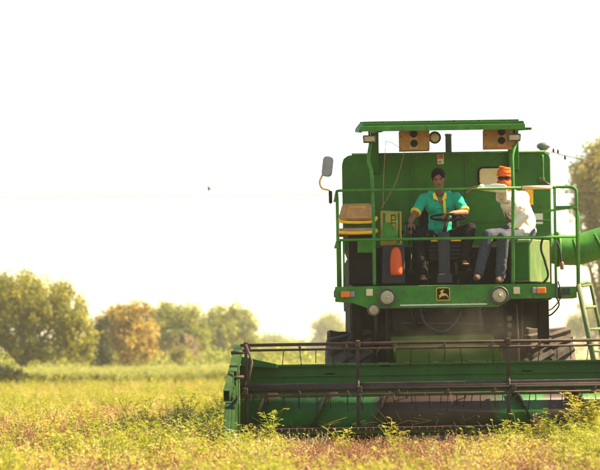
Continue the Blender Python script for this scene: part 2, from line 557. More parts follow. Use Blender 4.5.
# --- platform with its front fascia
pz1 = Z(285, YP)
fpts = [(X(335, 290, YP), pz1), (X(335, 290, YP), Z(302, YP, 335) + 0.0), (X(352, 300, YP), Z(303, YP, 352)), (X(368, 300, YP), Z(308.5, YP, 370)), (X(498, 300, YP), Z(307, YP, 498)), (X(511, 300, YP), Z(299, YP, 511)), (X(558, 290, YP), Z(298, YP, 558)), (X(558, 290, YP), pz1)]
fascia = part('front_fascia', MB().prism(fpts, 'y', YP, YP + 0.035, 0.006), M['green_rail'])
part('platform_floor', MB().box((fpts[0][0] + 0.01, YP + 0.036, pz1 - 0.075), (fpts[-1][0] - 0.005, YT - 0.01, pz1 - 0.006)), M['dark'])
xe0, xe1 = X(559.5, 290, YP), X(577, 290, YP)
part('step_bracket', MB().box((xe0, YP + 0.005, Z(298, YP, 565)), (xe1, YP + 0.35, Z(286.5, YP, 565)), 0.006), M['green_rail'])
part('number_plate', MB().box((X(559.8, 290, YP) + 0.02, YP - 0.004, Z(295, YP, 563)), (X(570, 290, YP), YP + 0.0045, Z(288.5, YP, 563))), M['grey'])
# white line under the emblem
part('trim_strip', MB().box((X(400, 304, YP), YP - 0.006, Z(305.3, YP, 440)), (X(487, 304, YP), YP - 0.0005, Z(304.0, YP, 440))), M['white'], fascia)
# emblem: dark plate, yellow border, leaping stag
ec = W(443, 294, YP)
er = 0.077
pl = part('emblem', MB().prism([(ec.x + p[0], ec.z + p[1]) for p in rrect(-er, er, -er * 0.95, er * 0.95, 0.02)], 'y', YP - 0.006, YP - 0.0005), M['emblem_y'], combine)
part('emblem_field', MB().prism([(ec.x + p[0], ec.z + p[1]) for p in rrect(-er + 0.009, er - 0.009, -er * 0.95 + 0.009, er * 0.95 - 0.009, 0.016)], 'y', YP - 0.010, YP - 0.0062), M['black'], pl)
stag = [(-.052, -.012), (-.034, -.002), (-.026, .014), (-.022, .030), (-.036, .034), (-.034, .042), (-.018, .046), (-.010, .060), (-.002, .048), (.014, .060), (.010, .044), (.0, .036), (-.004, .022), (.012, .014), (.034, .010), (.048, -.002), (.056, -.020), (.064, -.034), (.054, -.036), (.044, -.018), (.030, -.012), (.008, -.016), (-.012, -.018), (-.030, -.030), (-.040, -.044), (-.048, -.038), (-.036, -.020), (-.046, -.020)]
part('emblem_stag', MB().prism([(ec.x + a * 0.98, ec.z - 0.006 + b * 0.98) for a, b in stag], 'y', YP - 0.013, YP - 0.0102), M['emblem_y'], pl)


for px in (338.5, 358, 377, 401, 424, 462, 486, 508, 526, 554):
    c = W(px, 287.2, YP)
    part('bolt', MB().lathe([(0.010, -0.008), (0.010, -0.0005)], (c.x, YP, pz1 - 0.03), 'y', 8), M['ladder'], fascia)
for px in (381, 505):
    x = X(px, 297, YP)
    part('weld_seam', MB().box((x - 0.004, YP - 0.004, pz1 - 0.235), (x + 0.004, YP - 0.0005, pz1 - 0.01)), M['green'], fascia)


def headlight(px, py, r_px, Y, name='headlight'):
    c = W(px, py, Y)
    r = r_px / F * Y
    h = part(name, MB().lathe([(r * 0.75, 0.0), (r, -0.02), (r, -0.055), (r * 0.86, -0.06), (r * 0.84, -0.045), (0.002, -0.043)], c, 'y', 32), M['chrome'])
    part('lens', MB().lathe([(r * 0.83, -0.046), (r * 0.7, -0.056), (r * 0.35, -0.064), (0.003, -0.067)], c, 'y', 28), M['lens'], h)
    part('bulb_cap', MB().lathe([(r * 0.16, -0.066), (r * 0.13, -0.071), (0.002, -0.072)], c, 'y', 14), M['lens'], h)
    return h


headlight(387, 297.5, 9.0, YP)
headlight(499, 295.5, 9.2, YP)
h = headlight(373.5, 310, 6.4, YP + 0.05, 'work_lamp')
part('bracket', MB().box((W(373.5, 310, YP).x - 0.012, YP + 0.04, Z(310, YP, 373)), (W(373.5, 310, YP).x + 0.012, YP + 0.06, Z(303, YP, 373)), 0.002), M['dark'], h)


def indicator(px, py, flip):
    c = W(px, py, YP)
    w, hh = 0.052, 0.036
    b = part('indicator', MB().box((c.x - w, YP - 0.05, c.z - hh), (c.x + w, YP - 0.0005, c.z + hh), 0.012), M['amber'])
    s = -1 if flip else 1
    part('side_lens', MB().box((c.x + s * (w + 0.002 + 0.024) - 0.024, YP - 0.045, c.z - hh), (c.x + s * (w + 0.002 + 0.024) + 0.024, YP - 0.0005, c.z + hh), 0.010), M['glass'], b)


indicator(345.5, 294.5, False)
indicator(541, 290.5, True)
for px, py in ((369.5, 292.5), (516.5, 290.5)):
    c = W(px, py, YP)
    part('reflector', MB().box((c.x - 0.038, YP - 0.02, c.z - 0.04), (c.x + 0.038, YP - 0.0005, c.z + 0.04), 0.008), M['cream'])
# valve block and wiring under the right end
part('wiring', MB().tube(smooth_path([W(557, 282, YP - .03), W(556, 295, YP - .04), W(559, 305, YP + .02), W(552, 314, YP + .1), W(546, 316, YP + .3)]), 0.010, 6).tube(smooth_path([W(558, 281, YP - .02), W(561, 296, YP), W(553, 308, YP + .1), W(545, 311, YP + .3)]), 0.008, 6), M['hose'])

# --- railing
rt = 0.016
zr1, zr2 = Z(189.0, YP), Z(238.5, YP)
xl, xr = X(335, 215, YP) + 0.005, X(577, 215, YP)
xr1 = X(553.5, 215, YP)
railing = part('railing', MB().tube(round_path([(xl + 0.02, YT, zr1), (xl + 0.02, YP + 0.05, zr1), (xl + 0.05, YP, zr1), (xr1, YP, zr1)], 0.07), rt), M['green_rail'])


def rail(path, r=rt, m='green_rail', name='rail', rad=0.07):
    return part(name, MB().tube(round_path(path, rad) if rad > 0 else path, r), M[m], railing)


rail([(xl + 0.02, YT, zr2), (xl + 0.02, YP + 0.05, zr2), (xl + 0.05, YP, zr2), (xr - 0.02, YP, zr2)])
for (x, y) in ((xl + 0.02, YP + 0.06), (xl + 0.03, YP + 0.42), (xl + 0.04, YP + 0.8), (xl + 0.05, YP + 1.2)):
    rail([(x, y, pz1 - 0.02), (x, y, zr1)], name='post')
for i, px in enumerate((340.5, 344)):
    x = X(px, 265, YP + .1)
    rail([(x, YP + 0.1 + .03 * i, pz1 - 0.02), (x, YP + 0.1 + .03 * i, zr2)], 0.012, name='post')
# tall lamp posts rising to the canopy
lp1 = [W(374.5, 285, YP + .02), W(374.0, 240, YP + .02), W(373.0, 200, YP + .02), W(371.5, 172, YP + .03), W(368.5, 160, YP + .05), W(370.5, 143, YP + .12)]
rail(smooth_path(lp1), 0.020, name='lamp_post', rad=0.0)
lp2 = [W(513, 284, YP + .02), W(513, 240, YP + .02), W(513, 195, YP + .02), W(512.5, 168, YP + .03), W(512.5, 155, YP + .05), W(516.5, 141, YP + .12)]
rail(smooth_path(lp2), 0.020, name='lamp_post', rad=0.0)
# right hand gate frame with rounded corner
rail([(xr1, YP, zr1 + 0.0), (xr1 + 0.02, YP + 0.02, zr1 + 0.004), (xr, YP + 0.02, zr1 + 0.004), (xr, YP + 0.02, pz1 - 0.1)], name='gate_frame')
xg = X(555.5, 240, YP)
rail([(xg, YP + 0.02, pz1 - 0.08), (xg, YP + 0.02, zr1 + 0.004)], name='post')
rail([(xg, YP + 0.02, Z(207, YP, 565)), (xr, YP + 0.02, Z(207, YP, 565))])
rail([(xr + 0.03, YP + 0.15, pz1 - 0.1), (xr + 0.035, YP + 0.15, Z(212, YP, 580)), (xr - 0.01, YP + 0.15, Z(206, YP, 575)), (xr - 0.3, YP + 0.9, Z(206, YP, 575))], 0.014)
# peach wrap at the top rail's right end; its sunlit tone is painted on
part('sunlit_rail_wrap', MB().tube([(X(522, 188, YP), YP, zr1 + 0.001), (X(552, 188, YP), YP, zr1 + 0.001)], rt + 0.006, 10), mat('sunlit peach', (0.55, 0.33, 0.20), 0.8, var=0.2, scale=20), railing)
# mirror on its bent arm
mr0 = part('mirror_arm', MB().tube(round_path([W(330.5, 204, YP), W(330.5, 190, YP), W(321.5, 189, YP), W(319.0, 182, YP), W(325, 170, YP - .02)], 0.05), 0.011, 8), mat('orange mirror arm', (0.42, 0.22, 0.07), 0.5, var=0.3))
part('clamp', MB().box(W(328.8, 203, YP) - Vector((0, .03, 0)), W(332.2, 191, YP) + Vector((0, .03, 0)), 0.005), M['dark'], mr0)
mc = W(327.5, 166.5, YP - 0.03)
mh = MB()
mh.prism([(a, b) for a, b in rrect(-0.058, 0.058, -0.115, 0.115, 0.045)], 'y', -0.025, 0.025, 0.010)
bmesh.ops.transform(mh.bm, matrix=Matrix.Translation(mc) @ Matrix.Rotation(R(7), 4, 'Y') @ Matrix.Rotation(R(-15), 4, 'Z'), verts=mh.bm.verts)
part('mirror', mh, M['glass'], mr0)
# --- left hand ladder on the right side of the photo
lad = part('ladder', MB().prism([(0, 0), (0.06, 0), (0.06, 0.03), (0, 0.03)], 'z', 0, 0.01), M['green_rail'])
bpy.data.objects.remove(lad)
la, lb = W(578.5, 285, YP + .02), W(594, 362, YP - .25)
lc, ld = W(590.5, 283, YP + .4), W(607, 362, YP + .15)
ladder = part('ladder', MB().tube([la, lb], 0.032, 6), M['ladder'])
part('rail', MB().tube(round_path([la, la.lerp(lc, 0.5) + Vector((0, 0, .02)), lc, ld], 0.06), 0.020), M['ladder'], ladder)
for k in (0.02, 0.30, 0.58, 0.86):
    a, b = la.lerp(lb, k), lc.lerp(ld, k)
    part('rung', MB().tube([a, b], 0.016), M['ladder'], ladder)

# --- canopy
yc0, yc1 = 22.35, 24.0
zc0, zc1 = Z(131.5, yc0, 442), Z(122.0, yc0, 442)
cxa, cxb = X(359, 128, yc0), X(525.5, 126, yc0)
canopy = part('canopy', MB().prism([(cxa, zc0), (cxa + 0.005, zc0 + 0.04), (cxa + 0.055, zc1), (cxb - 0.022, zc1), (cxb - 0.004, zc0 + 0.06), (cxb, zc0), (cxb - 0.03, zc0), (cxb - 0.05, zc0 + 0.035), (cxa + 0.05, zc0 + 0.035), (cxa + 0.03, zc0)], 'y', yc0 + 0.01, yc1, 0.004), M['green'])
SHEAR = 0.115
for v in canopy.data.vertices:
    v.co.z += SHEAR * max(0, v.co.y + 23.5 - yc0)
part('front_lip', MB().box((cxa + 0.012, yc0 - 0.008, zc0 + 0.012), (cxb - 0.004, yc0 + 0.0085, zc0 + 0.072), 0.004), M['green_rail'], canopy)
for i in range(5):
    y = yc0 + 0.12 + i * 0.36
    part('roof_rib', MB().box((cxa + 0.06, y, zc1 + 0.001 + SHEAR * (y - yc0)), (cxb - 0.06, y + 0.05, zc1 + 0.02 + SHEAR * (y - yc0)), 0.005), M['green'], canopy)
for px in (384, 405, 430, 455, 480, 505):
    c = W(px, 122, yc0)
    part('bolt', MB().lathe([(0.022, 0), (0.022, 0.012), (0.014, 0.022), (0.002, 0.025)], (c.x, yc0 + 0.05, zc1), 'z', 10), M['dark'], canopy)
for (p0, p1) in ((371, 379), (508.5, 519)):
    x0, x1 = X(p0, 155, YT - .1), X(p1, 155, YT - .1)
    part('canopy_post', MB().box((x0, YT - 0.09, Z(173, YT, 446) if p0 < 400 else Z(172, YT, 446)), (x1, YT - 0.003, zc0 + 0.03 + SHEAR * (YT - yc0)), 0.006), M['green'], canopy)
    part('roof_beam', MB().prism([(yc0 + 0.03, zc0 + 0.006), (yc0 + 0.03, zc0 + 0.034), (YT - 0.091, zc0 + 0.034 + SHEAR * 1.45), (YT - 0.091, zc0 - 0.01 + SHEAR * 1.45)], 'x', x0 + 0.01, x1 - 0.01, 0.003), M['green'], canopy)


def speaker(p0, p1, py0, py1, holes):
    y = yc0 + 0.28
    a, b = W(p0, py1, y), W(p1, py0, y)
    s = part('speaker_box', MB().box((a.x, y, a.z), (b.x, y + 0.16, zc0 + 0.05), 0.006), M['ply'])
    hx0 = W(holes[0][0], holes[0][1], y).x
    part('speaker_trim', MB().box((hx0 - 0.05, y - 0.006, a.z + 0.012), (hx0 + 0.05, y - 0.0006, zc0 - 0.005), 0.002), M['seat_t'], s)
    for (sx_, sz_) in ((a.x + 0.02, a.z + 0.02), (b.x - 0.02, a.z + 0.02), (a.x + 0.02, zc0 - 0.02), (b.x - 0.02, zc0 - 0.02)):
        part('screw', MB().lathe([(0.007, -0.004), (0.007, 0.0)], (sx_, y - 0.0006, sz_), 'y', 8), M['dark'], s)
    for (hx_, hy_) in holes:
        c = W(hx_, hy_, y)
        part('speaker_cone', MB().lathe([(0.042, 0.0), (0.042, -0.008), (0.034, -0.008), (0.012, 0.002), (0.01, -0.004), (0.001, -0.006)], (c.x, y - 0.0062, c.z), 'y', 20), M['black'], s)


speaker(399.5, 429.5, 130, 150.5, ((413.5, 134), (414, 143.5)))
speaker(484, 514, 128, 148.5, ((501.5, 132), (501.5, 140.5)))
# work lamps under the canopy
for (px, py) in ((369.5, 139.5), (514.5, 138.0)):
    c = W(px, py, YP + .02)
    mb = MB().prism([(-0.07, -0.035), (0.07, -0.035), (0.075, 0.05), (-0.075, 0.05)], 'y', 0, 0.07, 0.012)
    bmesh.ops.translate(mb.bm, verts=mb.bm.verts, vec=c)
    wl = part('work_lamp', mb, M['chrome'])
    part('lens', MB().box((c.x - 0.058, c.y - 0.008, c.z - 0.022), (c.x + 0.058, c.y - 0.001, c.z + 0.034), 0.006), M['lens'], wl)
    part('bracket', MB().tube([c + Vector((0, .04, .05)), (c.x, c.y + 0.05, zc0 + 0.036)], 0.012, 6), M['dark'], wl)
c = W(434.8, 137.5, YP + .25)
rl = part('work_lamp', MB().lathe([(0.03, 0.09), (0.062, 0.05), (0.072, 0.0), (0.062, -0.004), (0.06, 0.008), (0.002, 0.01)], c, 'y', 24), M['black'])
part('lens', MB().lathe([(0.059, 0.006), (0.04, -0.002), (0.002, -0.006)], c, 'y', 20), M['lens'], rl)
part('bracket', MB().tube([c + Vector((0, .03, .06)), (c.x, c.y + 0.03, zc0 + 0.036)], 0.011, 6), M['dark'], rl)
# loose cables from the canopy
for pts in ([(386, 141), (384, 170), (383, 208)], [(405, 150), (396, 182), (381, 209)], [(386, 141), (392, 143), (400, 148)]):
    part('cable', MB().tube(smooth_path([W(a, b, 23.0) for a, b in pts]), 0.0035, 5), M['seat_t'])

# --- driver's place
scx = X(440, 244, 23.4)
ds = part('driver_seat', MB().box((scx - 0.26, 23.1, FL + 0.40), (scx + 0.26, 23.6, FL + 0.50), 0.035), M['black'])
part('backrest', MB().box((scx - 0.24, 23.52, FL + 0.505), (scx + 0.24, 23.62, FL + 0.95), 0.035), M['black'], ds)
part('pedestal', MB().prism([(scx - 0.2, FL), (scx + 0.2, FL), (scx + 0.14, FL + 0.395), (scx - 0.14, FL + 0.395)], 'y', 23.2, 23.55, 0.01), M['dark'], ds)
sx_ = X(444, 260, YP + .35)
col = part('steering_column', MB().box((sx_ - 0.066, YP + 0.30, FL - 0.004), (sx_ + 0.066, YP + 0.40, Z(232, YP + .35)), 0.02), M['grey'])
part('foot', MB().box((sx_ - 0.085, YP + 0.26, FL - 0.004), (sx_ + 0.085, YP + 0.299, Z(274, YP + .35)), 0.01), M['grey'], col)
part('shaft', MB().tube([(sx_, YP + 0.36, Z(234, YP + .35)), W(447.5, 220, YP + .42)], 0.022), M['dark'], col)
sw = MB()
ring = [(0.19 * math.cos(2 * PI * k / 32), 0.19 * math.sin(2 * PI * k / 32), 0) for k in range(33)]
sw.tube(ring, 0.013, 8, cap=False)
for k in range(3):
    a = 2 * PI * k / 3 + PI / 2
    sw.tube([(0, 0, -0.02), (0.2 * math.cos(a), 0.2 * math.sin(a), 0)], 0.012, 6)
sw.lathe([(0.05, -0.03), (0.05, 0.0), (0.03, 0.012)], (0, 0, 0), 'z', 16)
SWC = W(447.5, 217.5, YP + .45)
bmesh.ops.transform(sw.bm, matrix=Matrix.Translation(SWC) @ Matrix.Rotation(R(14), 4, 'X'), verts=sw.bm.verts)
part('steering_wheel', sw, M['black'], col)
# instrument box below the wheel with yellow stripe
part('dash_box', MB().box((X(428, 245, YP + .5), YP + 0.45, Z(262, YP + .5)), (X(462, 245, YP + .5), YP + 0.56, Z(240, YP + .5)), 0.02), M['black'], col)
for a, b in ((431, 438), (451, 461)):
    part('yellow_strip', MB().box((X(a, 240, YP + .44), YP + 0.435, Z(241.5, YP + .45)), (X(b, 240, YP + .44), YP + 0.4495, Z(239.5, YP + .45)), 0.002), M['seat_y'], col)
for k, py in enumerate((246, 250, 254, 258)):
    part('grille_bar', MB().box((X(430, py, YP + .44), YP + 0.437, Z(py + .8, YP + .45)), (X(461, py, YP + .44), YP + 0.4495, Z(py - .3, YP + .45))), M['grey'], col)
# side console with levers
cons = part('control_console', MB().prism([(X(382, 262, 22.7), FL - 0.003), (X(405, 262, 22.7), FL - 0.003), (X(405, 262, 22.7), Z(241, 22.7, 394)), (X(383, 262, 22.7), Z(240, 22.7, 394))], 'y', 22.72, 23.05, 0.02), M['grey'])
for (px, py, pt) in ((406.5, 240, 223), (409, 245, 229), (402, 240, 232)):
    part('lever', MB().tube([W(px, py, 22.78), W(px + 0.6, pt, 22.72)], 0.009, 7).lathe([(0.008, -0.02), (0.02, -0.008), (0.02, 0.012), (0.004, 0.022)], W(px + 0.6, pt, 22.72), 'z', 12), M['black'], cons)
for k, (a, b) in enumerate(((411, 270), (457, 272), (430, 276), (469, 268))):
    part('pedal', MB().box(W(a - 3, b + 3, YP + .3), W(a + 3, b, YP + .34), 0.004).tube([W(a, b + 2, YP + .36), W(a, 284, YP + .5)], 0.010, 6), M['dark'], cons)
# rods in the dark gap in front of the seat
for (px, p0, p1) in ((396.5, 242, 284), (411, 250, 284), (428, 262, 284), (457, 250, 284), (469, 246, 284)):
    part('control_rod', MB().tube([W(px, p0, YP + .6), W(px, p1, YP + .55)], 0.010, 6), M['green'], cons)
# passenger seat: tan backrest with yellow piping, thin cushion below
pyy = 22.75
bp = [W(342.5, 203.5, pyy), W(371, 203, pyy), W(376.5, 220, pyy), W(337.5, 221, pyy)]
ps = part('passenger_seat', MB().prism([(p.x, p.z) for p in bp[::-1]], 'y', pyy, pyy + 0.13, 0.03), M['seat_t'])
part('piping', MB().tube(smooth_path([W(337.0, 217, pyy - .005), W(341, 221.5, pyy - .015), W(357, 222.5, pyy - .02), W(373, 221.5, pyy - .015), W(377, 217, pyy - .005)]), 0.018, 8), M['seat_y'], ps)
ins = [W(349, 207, pyy), W(366, 207, pyy), W(368, 217, pyy), W(346.5, 217.5, pyy)]
part('backrest_inset', MB().prism([(p.x, p.z) for p in ins[::-1]], 'y', pyy - 0.012, pyy + 0.001, 0.005), M['seat_t'], ps)
part('inset_piping', MB().tube([(p.x, pyy - 0.006, p.z) for p in ins + ins[:1]], 0.006, 6), M['seat_y'], ps)
part('cushion', MB().box(W(338.5, 235, pyy - .05), W(376.5, 230, pyy + .4), 0.025), M['seat_t'], ps)
part('cushion_piping', MB().tube(smooth_path([W(337.5, 231, pyy - .06), W(340, 232.5, pyy - .075), W(357, 233, pyy - .08), W(374, 232, pyy - .075), W(377, 230.5, pyy - .06)]), 0.020, 8), M['seat_y'], ps)
part('seat_base', MB().box(W(349, 284, pyy + .05) + Vector((0, 0, -.0)), W(374, 237, pyy + .35), 0.01), M['black'], ps)
part('battery_box', MB().box(W(357.5, 253, pyy - .04), W(373, 240.5, pyy + .04), 0.012), M['green_rail'], ps)
# rounded green lever guard in front of the sack
g0 = [W(382, 240, 22.6), W(398, 240, 22.6), W(396, 229, 22.6), W(390, 222.5, 22.6), W(383, 223, 22.6)]
part('lever_guard', MB().prism([(p.x, p.z) for p in g0], 'y', 22.6, 22.63, 0.004), M['green_rail'])
# side locker the second man sits on; its chamfered corner faces the sun
lx0, lx1, lx2 = X(514, 260, 22.8), X(530, 260, 22.8), X(552, 260, 22.95)
lz = Z(239, 22.8, 530)
locker = part('side_locker', MB().prism([(lx0, 22.80), (lx1, 22.80), (lx2, 23.14), (lx2, 23.7), (lx0, 23.7)], 'z', FL - 0.004, lz, 0.012), M['panel'])
part('locker_door', MB().box((lx0 + 0.015, 22.785, FL + 0.03), (lx1 - 0.012, 22.799, lz - 0.03), 0.004), M['green'], locker)
part('hose', MB().tube(smooth_path([W(541, 285, 22.7), W(548, 276, 22.65), W(545, 262, 22.55), W(541, 248, 22.5), W(544, 237, 22.45), W(552, 236, 22.45), W(559, 247, 22.45), W(561.5, 263, 22.45)]), 0.013, 8), M['hose'], combine)
part('hose_end', MB().lathe([(0.014, -0.04), (0.022, -0.03), (0.022, 0.03), (0.012, 0.05)], W(562, 266, 22.45), 'z', 10), mat('rusty fitting', (0.18, 0.07, 0.04), 0.5), combine)

# --- unloading auger tube on the right
uy = 24.35
upts = smooth_path([W(546, 247, uy), W(560, 249.5, uy), W(575, 250, uy), W(588, 247, uy), W(600, 243, uy), W(640, 231, uy), W(720, 208, uy + .4)])
ua = part('unloading_auger', MB().tube(upts, 0.185, 24), M['green_rail'])
part('flange', MB().lathe([(0.19, -0.02), (0.215, -0.015), (0.215, 0.015), (0.19, 0.02)], W(558, 249.3, uy), 'x', 28), M['green_rail'], ua)
for px, py in ((574, 250.3), (597, 244.5)):
    cc = W(px, py, uy)
    part('clamp_ring', MB().tube([cc + Vector((-0.018, 0, -0.004 if px < 580 else -0.008)), cc + Vector((0.018, 0, 0.004 if px < 580 else 0.008))], 0.19, 28), M['green'], ua)

# --- wheels


def wheel(x0, x1, cy, r, name='wheel'):
    cxw = (x0 + x1) / 2
    w = (x1 - x0) / 2
    hub = part(name, MB().lathe([(r * 0.52, -w * 0.8), (r * 0.48, -w * 0.5), (r * 0.2, -w * 0.35), (r * 0.12, -w * 0.6), (0.01, -w * 0.6), (0.01, w * 0.6), (r * 0.12, w * 0.6), (r * 0.2, w * 0.35), (r * 0.48, w * 0.5), (r * 0.52, w * 0.8)], (cxw, cy, r + G), 'x', 28), M['yellow'])
    part('tyre', MB().lathe([(r * 0.53, -w * 0.85), (r * 0.72, -w), (r * 0.88, -w * 0.95), (r * 0.945, -w * 0.7), (r * 0.95, 0), (r * 0.945, w * 0.7), (r * 0.88, w * 0.95), (r * 0.72, w), (r * 0.53, w * 0.85)], (cxw, cy, r + G), 'x', 40), M['tyre'], hub)
    for s in (-1, 1):
        lug = MB()
        lug.box((-0.035, -w * 0.06, -0.03), (0.035, w * 1.02, 0.045), 0.008)
        bmesh.ops.transform(lug.bm, matrix=Matrix.Rotation(R(32), 4, 'Z'), verts=lug.bm.verts)
        me = bpy.data.meshes.new('lug')
        lug.bm.to_mesh(me)
        lug.bm.free()
        me.materials.append(M['tyre'])
        for k in range(20):
            a = 2 * PI * (k + (0.5 if s > 0 else 0)) / 20
            o = link('lug', me, hub, (cxw, cy + math.cos(a) * r * 0.96, r + G + math.sin(a) * r * 0.96))
            # local x along the rolling direction, y across the tyre, z outward
            ez = Vector((0, math.cos(a), math.sin(a)))
            ey = Vector((s, 0, 0))
            exx = ey.cross(ez)
            m3 = Matrix((exx, ey, ez)).transposed()
            o.rotation_euler = m3.to_euler()


wheel(0.30, 0.88, 23.6, 0.64)
wheel(2.62, 3.20, 23.6, 0.64)
wheel(0.70, 1.05, 27.6, 0.42, 'rear_wheel')
wheel(2.45, 2.80, 27.6, 0.42, 'rear_wheel')

# --- feeder house
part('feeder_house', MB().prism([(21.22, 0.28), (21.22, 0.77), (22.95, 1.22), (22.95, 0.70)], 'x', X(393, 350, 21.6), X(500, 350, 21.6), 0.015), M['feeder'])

# --- header
HX0, HX1 = W(238, 390, 20.5).x, 2 * CX - W(238, 390, 20.5).x + 0.05
back_z = Z(362.5, 21.1, 420)
header = part('header_back', MB().prism([(21.16, 0.12), (21.16, back_z), (21.06, back_z), (21.06, back_z - 0.02), (21.13, back_z - 0.02), (21.13, 0.12)], 'x', HX0, HX1), M['green_header'])
part('header_floor', MB().prism([(19.98, 0.10), (20.3, 0.075), (20.75, 0.07), (21.13, 0.16), (21.13, 0.12), (20.75, 0.03), (20.3, 0.035), (19.98, 0.07)], 'x', HX0 + 0.01, HX1 - 0.01), M['green_header'])
part('back_rib', MB().box((HX0 + 0.02, 21.085, back_z - 0.25), (HX1 - 0.02, 21.129, back_z - 0.20), 0.006), M['green_header'], header)
part('back_rib', MB().box((HX0 + 0.02, 21.10, back_z - 0.13), (HX1 - 0.02, 21.129, back_z - 0.115), 0.004), M['green_header'], header)
# left corner gusset
part('corner_gusset', MB().prism([(HX0 + 0.02, Z(356, 20.9, 250)), (HX0 + 0.40, Z(364, 20.9, 277)), (HX0 + 0.40, Z(368, 20.9, 277)), (HX0 + 0.02, Z(366, 20.9, 250))], 'y', 20.9, 21.055, 0.004), M['green_header'], header)
for (px, py) in ((385, 366), (510, 372), (527, 371), (330, 374)):
    c = W(px, py, 21.12)
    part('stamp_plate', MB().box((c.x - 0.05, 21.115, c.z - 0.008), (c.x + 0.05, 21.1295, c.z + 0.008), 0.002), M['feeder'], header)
# end sheets: deep side plate with a pointed divider nose
for s, xx in ((1, HX0), (-1, HX1)):
    xo = xx - s * 0.006
    zt = Z(345, 20.6, 240)
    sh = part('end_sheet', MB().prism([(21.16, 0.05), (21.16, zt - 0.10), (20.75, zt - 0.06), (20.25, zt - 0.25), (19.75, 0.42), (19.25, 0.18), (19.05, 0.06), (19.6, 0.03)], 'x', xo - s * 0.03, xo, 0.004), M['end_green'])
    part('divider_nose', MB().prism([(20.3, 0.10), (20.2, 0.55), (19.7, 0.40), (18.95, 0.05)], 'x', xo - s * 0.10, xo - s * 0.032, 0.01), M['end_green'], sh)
    part('edge_tube', MB().tube([(xo - s * 0.02, 21.1, zt - 0.08), (xo - s * 0.02, 20.75, zt - 0.04), (xo - s * 0.02, 20.25, zt - 0.23), (xo - s * 0.03, 19.75, 0.44)], 0.014, 8), M['end_green'], sh)
# reel lift arm: square tube on the left, open end to the camera


def sq_tube(p, q, w, h, name, m, parent):
    p, q = Vector(p), Vector(q)
    d = (q - p)
    ln = d.length
    d.normalize()
    mb = MB()
    t = 0.010
    for (x0, x1, z0, z1) in ((-w, -w + t, -h, h), (w - t, w, -h, h), (-w + t, w - t, h - t, h), (-w + t, w - t, -h, -h + t)):
        mb.box((x0, 0, z0), (x1, ln, z1))
    ey = d
    ex_ = Vector((1, 0, 0))
    ez_ = ex_.cross(ey).normalized()
    ex_ = ey.cross(ez_)
    Mx = Matrix((ex_, ey, ez_)).transposed().to_4x4()
    Mx.translation = p
    bmesh.ops.transform(mb.bm, matrix=Mx, verts=mb.bm.verts)
    return part(name, mb, m, parent)


for s, xx in ((1, HX0), (-1, HX1)):
    dx = 0 if s > 0 else (HX1 + HX0)
    def m_(p):
        return Vector((p.x if s > 0 else dx - p.x, p.y, p.z))
    a0 = sq_tube(m_(W(226.5, 396, 19.35)), m_(W(232, 374, 20.0)), 0.030, 0.055, 'reel_lift_arm', M['end_green'], combine)
    sq_tube(m_(W(232.5, 376, 19.9)), m_(W(238.5, 349, 20.7)), 0.042, 0.05, 'arm_sleeve', M['end_green'], a0)
    part('hinge_pin', MB().tube([m_(W(231, 353, 20.4)), m_(W(244, 352, 20.4))], 0.020, 10).tube([m_(W(227, 378, 19.9)), m_(W(244, 377, 19.9))], 0.018, 10), M['rust'], a0)
# feeding auger: tube, bare worn middle and right bands, helical flighting
ay, az, ar = 20.62, Z(413, 20.62, 420), 0.175
AX0, AX1 = HX0 + 0.03, HX1 - 0.03
def ax_(px):
    return (X(px, 413, ay - .17) - AX0) / (AX1 - AX0)


am = mat('auger paint and bare steel', (0.7, 0.7, 0.7), 0.5, var=0.35, scale=4, bump=0.08, bump_scale=10, spec=0.25)
N_, L_n = am.node_tree.nodes, am.node_tree.links.new
tcA = N_.new('ShaderNodeTexCoord')
sxA = N_.new('ShaderNodeSeparateXYZ')
L_n(tcA.outputs['Object'], sxA.inputs[0])
nzA = N_.new('ShaderNodeTexNoise')
nzA.inputs['Scale'].default_value = 5
nzA.inputs['Detail'].default_value = 8
nzA.inputs['Roughness'].default_value = 0.7
L_n(tcA.outputs['Object'], nzA.inputs['Vector'])
mnA = N_.new('ShaderNodeMath')
mnA.operation = 'MULTIPLY_ADD'
mnA.inputs[1].default_value = 0.55
L_n(nzA.outputs[0], mnA.inputs[0])
L_n(sxA.outputs[0], mnA.inputs[2])
mrA = N_.new('ShaderNodeMapRange')
mrA.inputs[1].default_value = AX0 - CX + 0.275
mrA.inputs[2].default_value = AX1 - CX + 0.275
L_n(mnA.outputs[0], mrA.inputs[0])
crA = N_.new('ShaderNodeValToRGB')
GRN, BRN = (0.015, 0.088, 0.014, 1), (0.036, 0.019, 0.014, 1)
stops = [(0, GRN), (ax_(366), GRN), (ax_(382), BRN), (ax_(492), BRN), (ax_(508), GRN), (ax_(538), GRN), (ax_(549), BRN), (ax_(573), BRN), (ax_(583), GRN), (1, GRN)]
el = crA.color_ramp.elements
while len(el) < len(stops):
    el.new(0.5)
for e_, (p_, c_) in zip(el, stops):
    e_.position = p_
    e_.color = c_
L_n(mrA.outputs[0], crA.inputs[0])
for nd in N_:
    if nd.type == 'MIX' and nd.blend_type == 'MULTIPLY':
        L_n(crA.outputs[0], nd.inputs[6])
aug = part('feed_auger', MB().lathe([(ar, AX0), (ar, AX1)], (0, ay, az), 'x', 48), am)


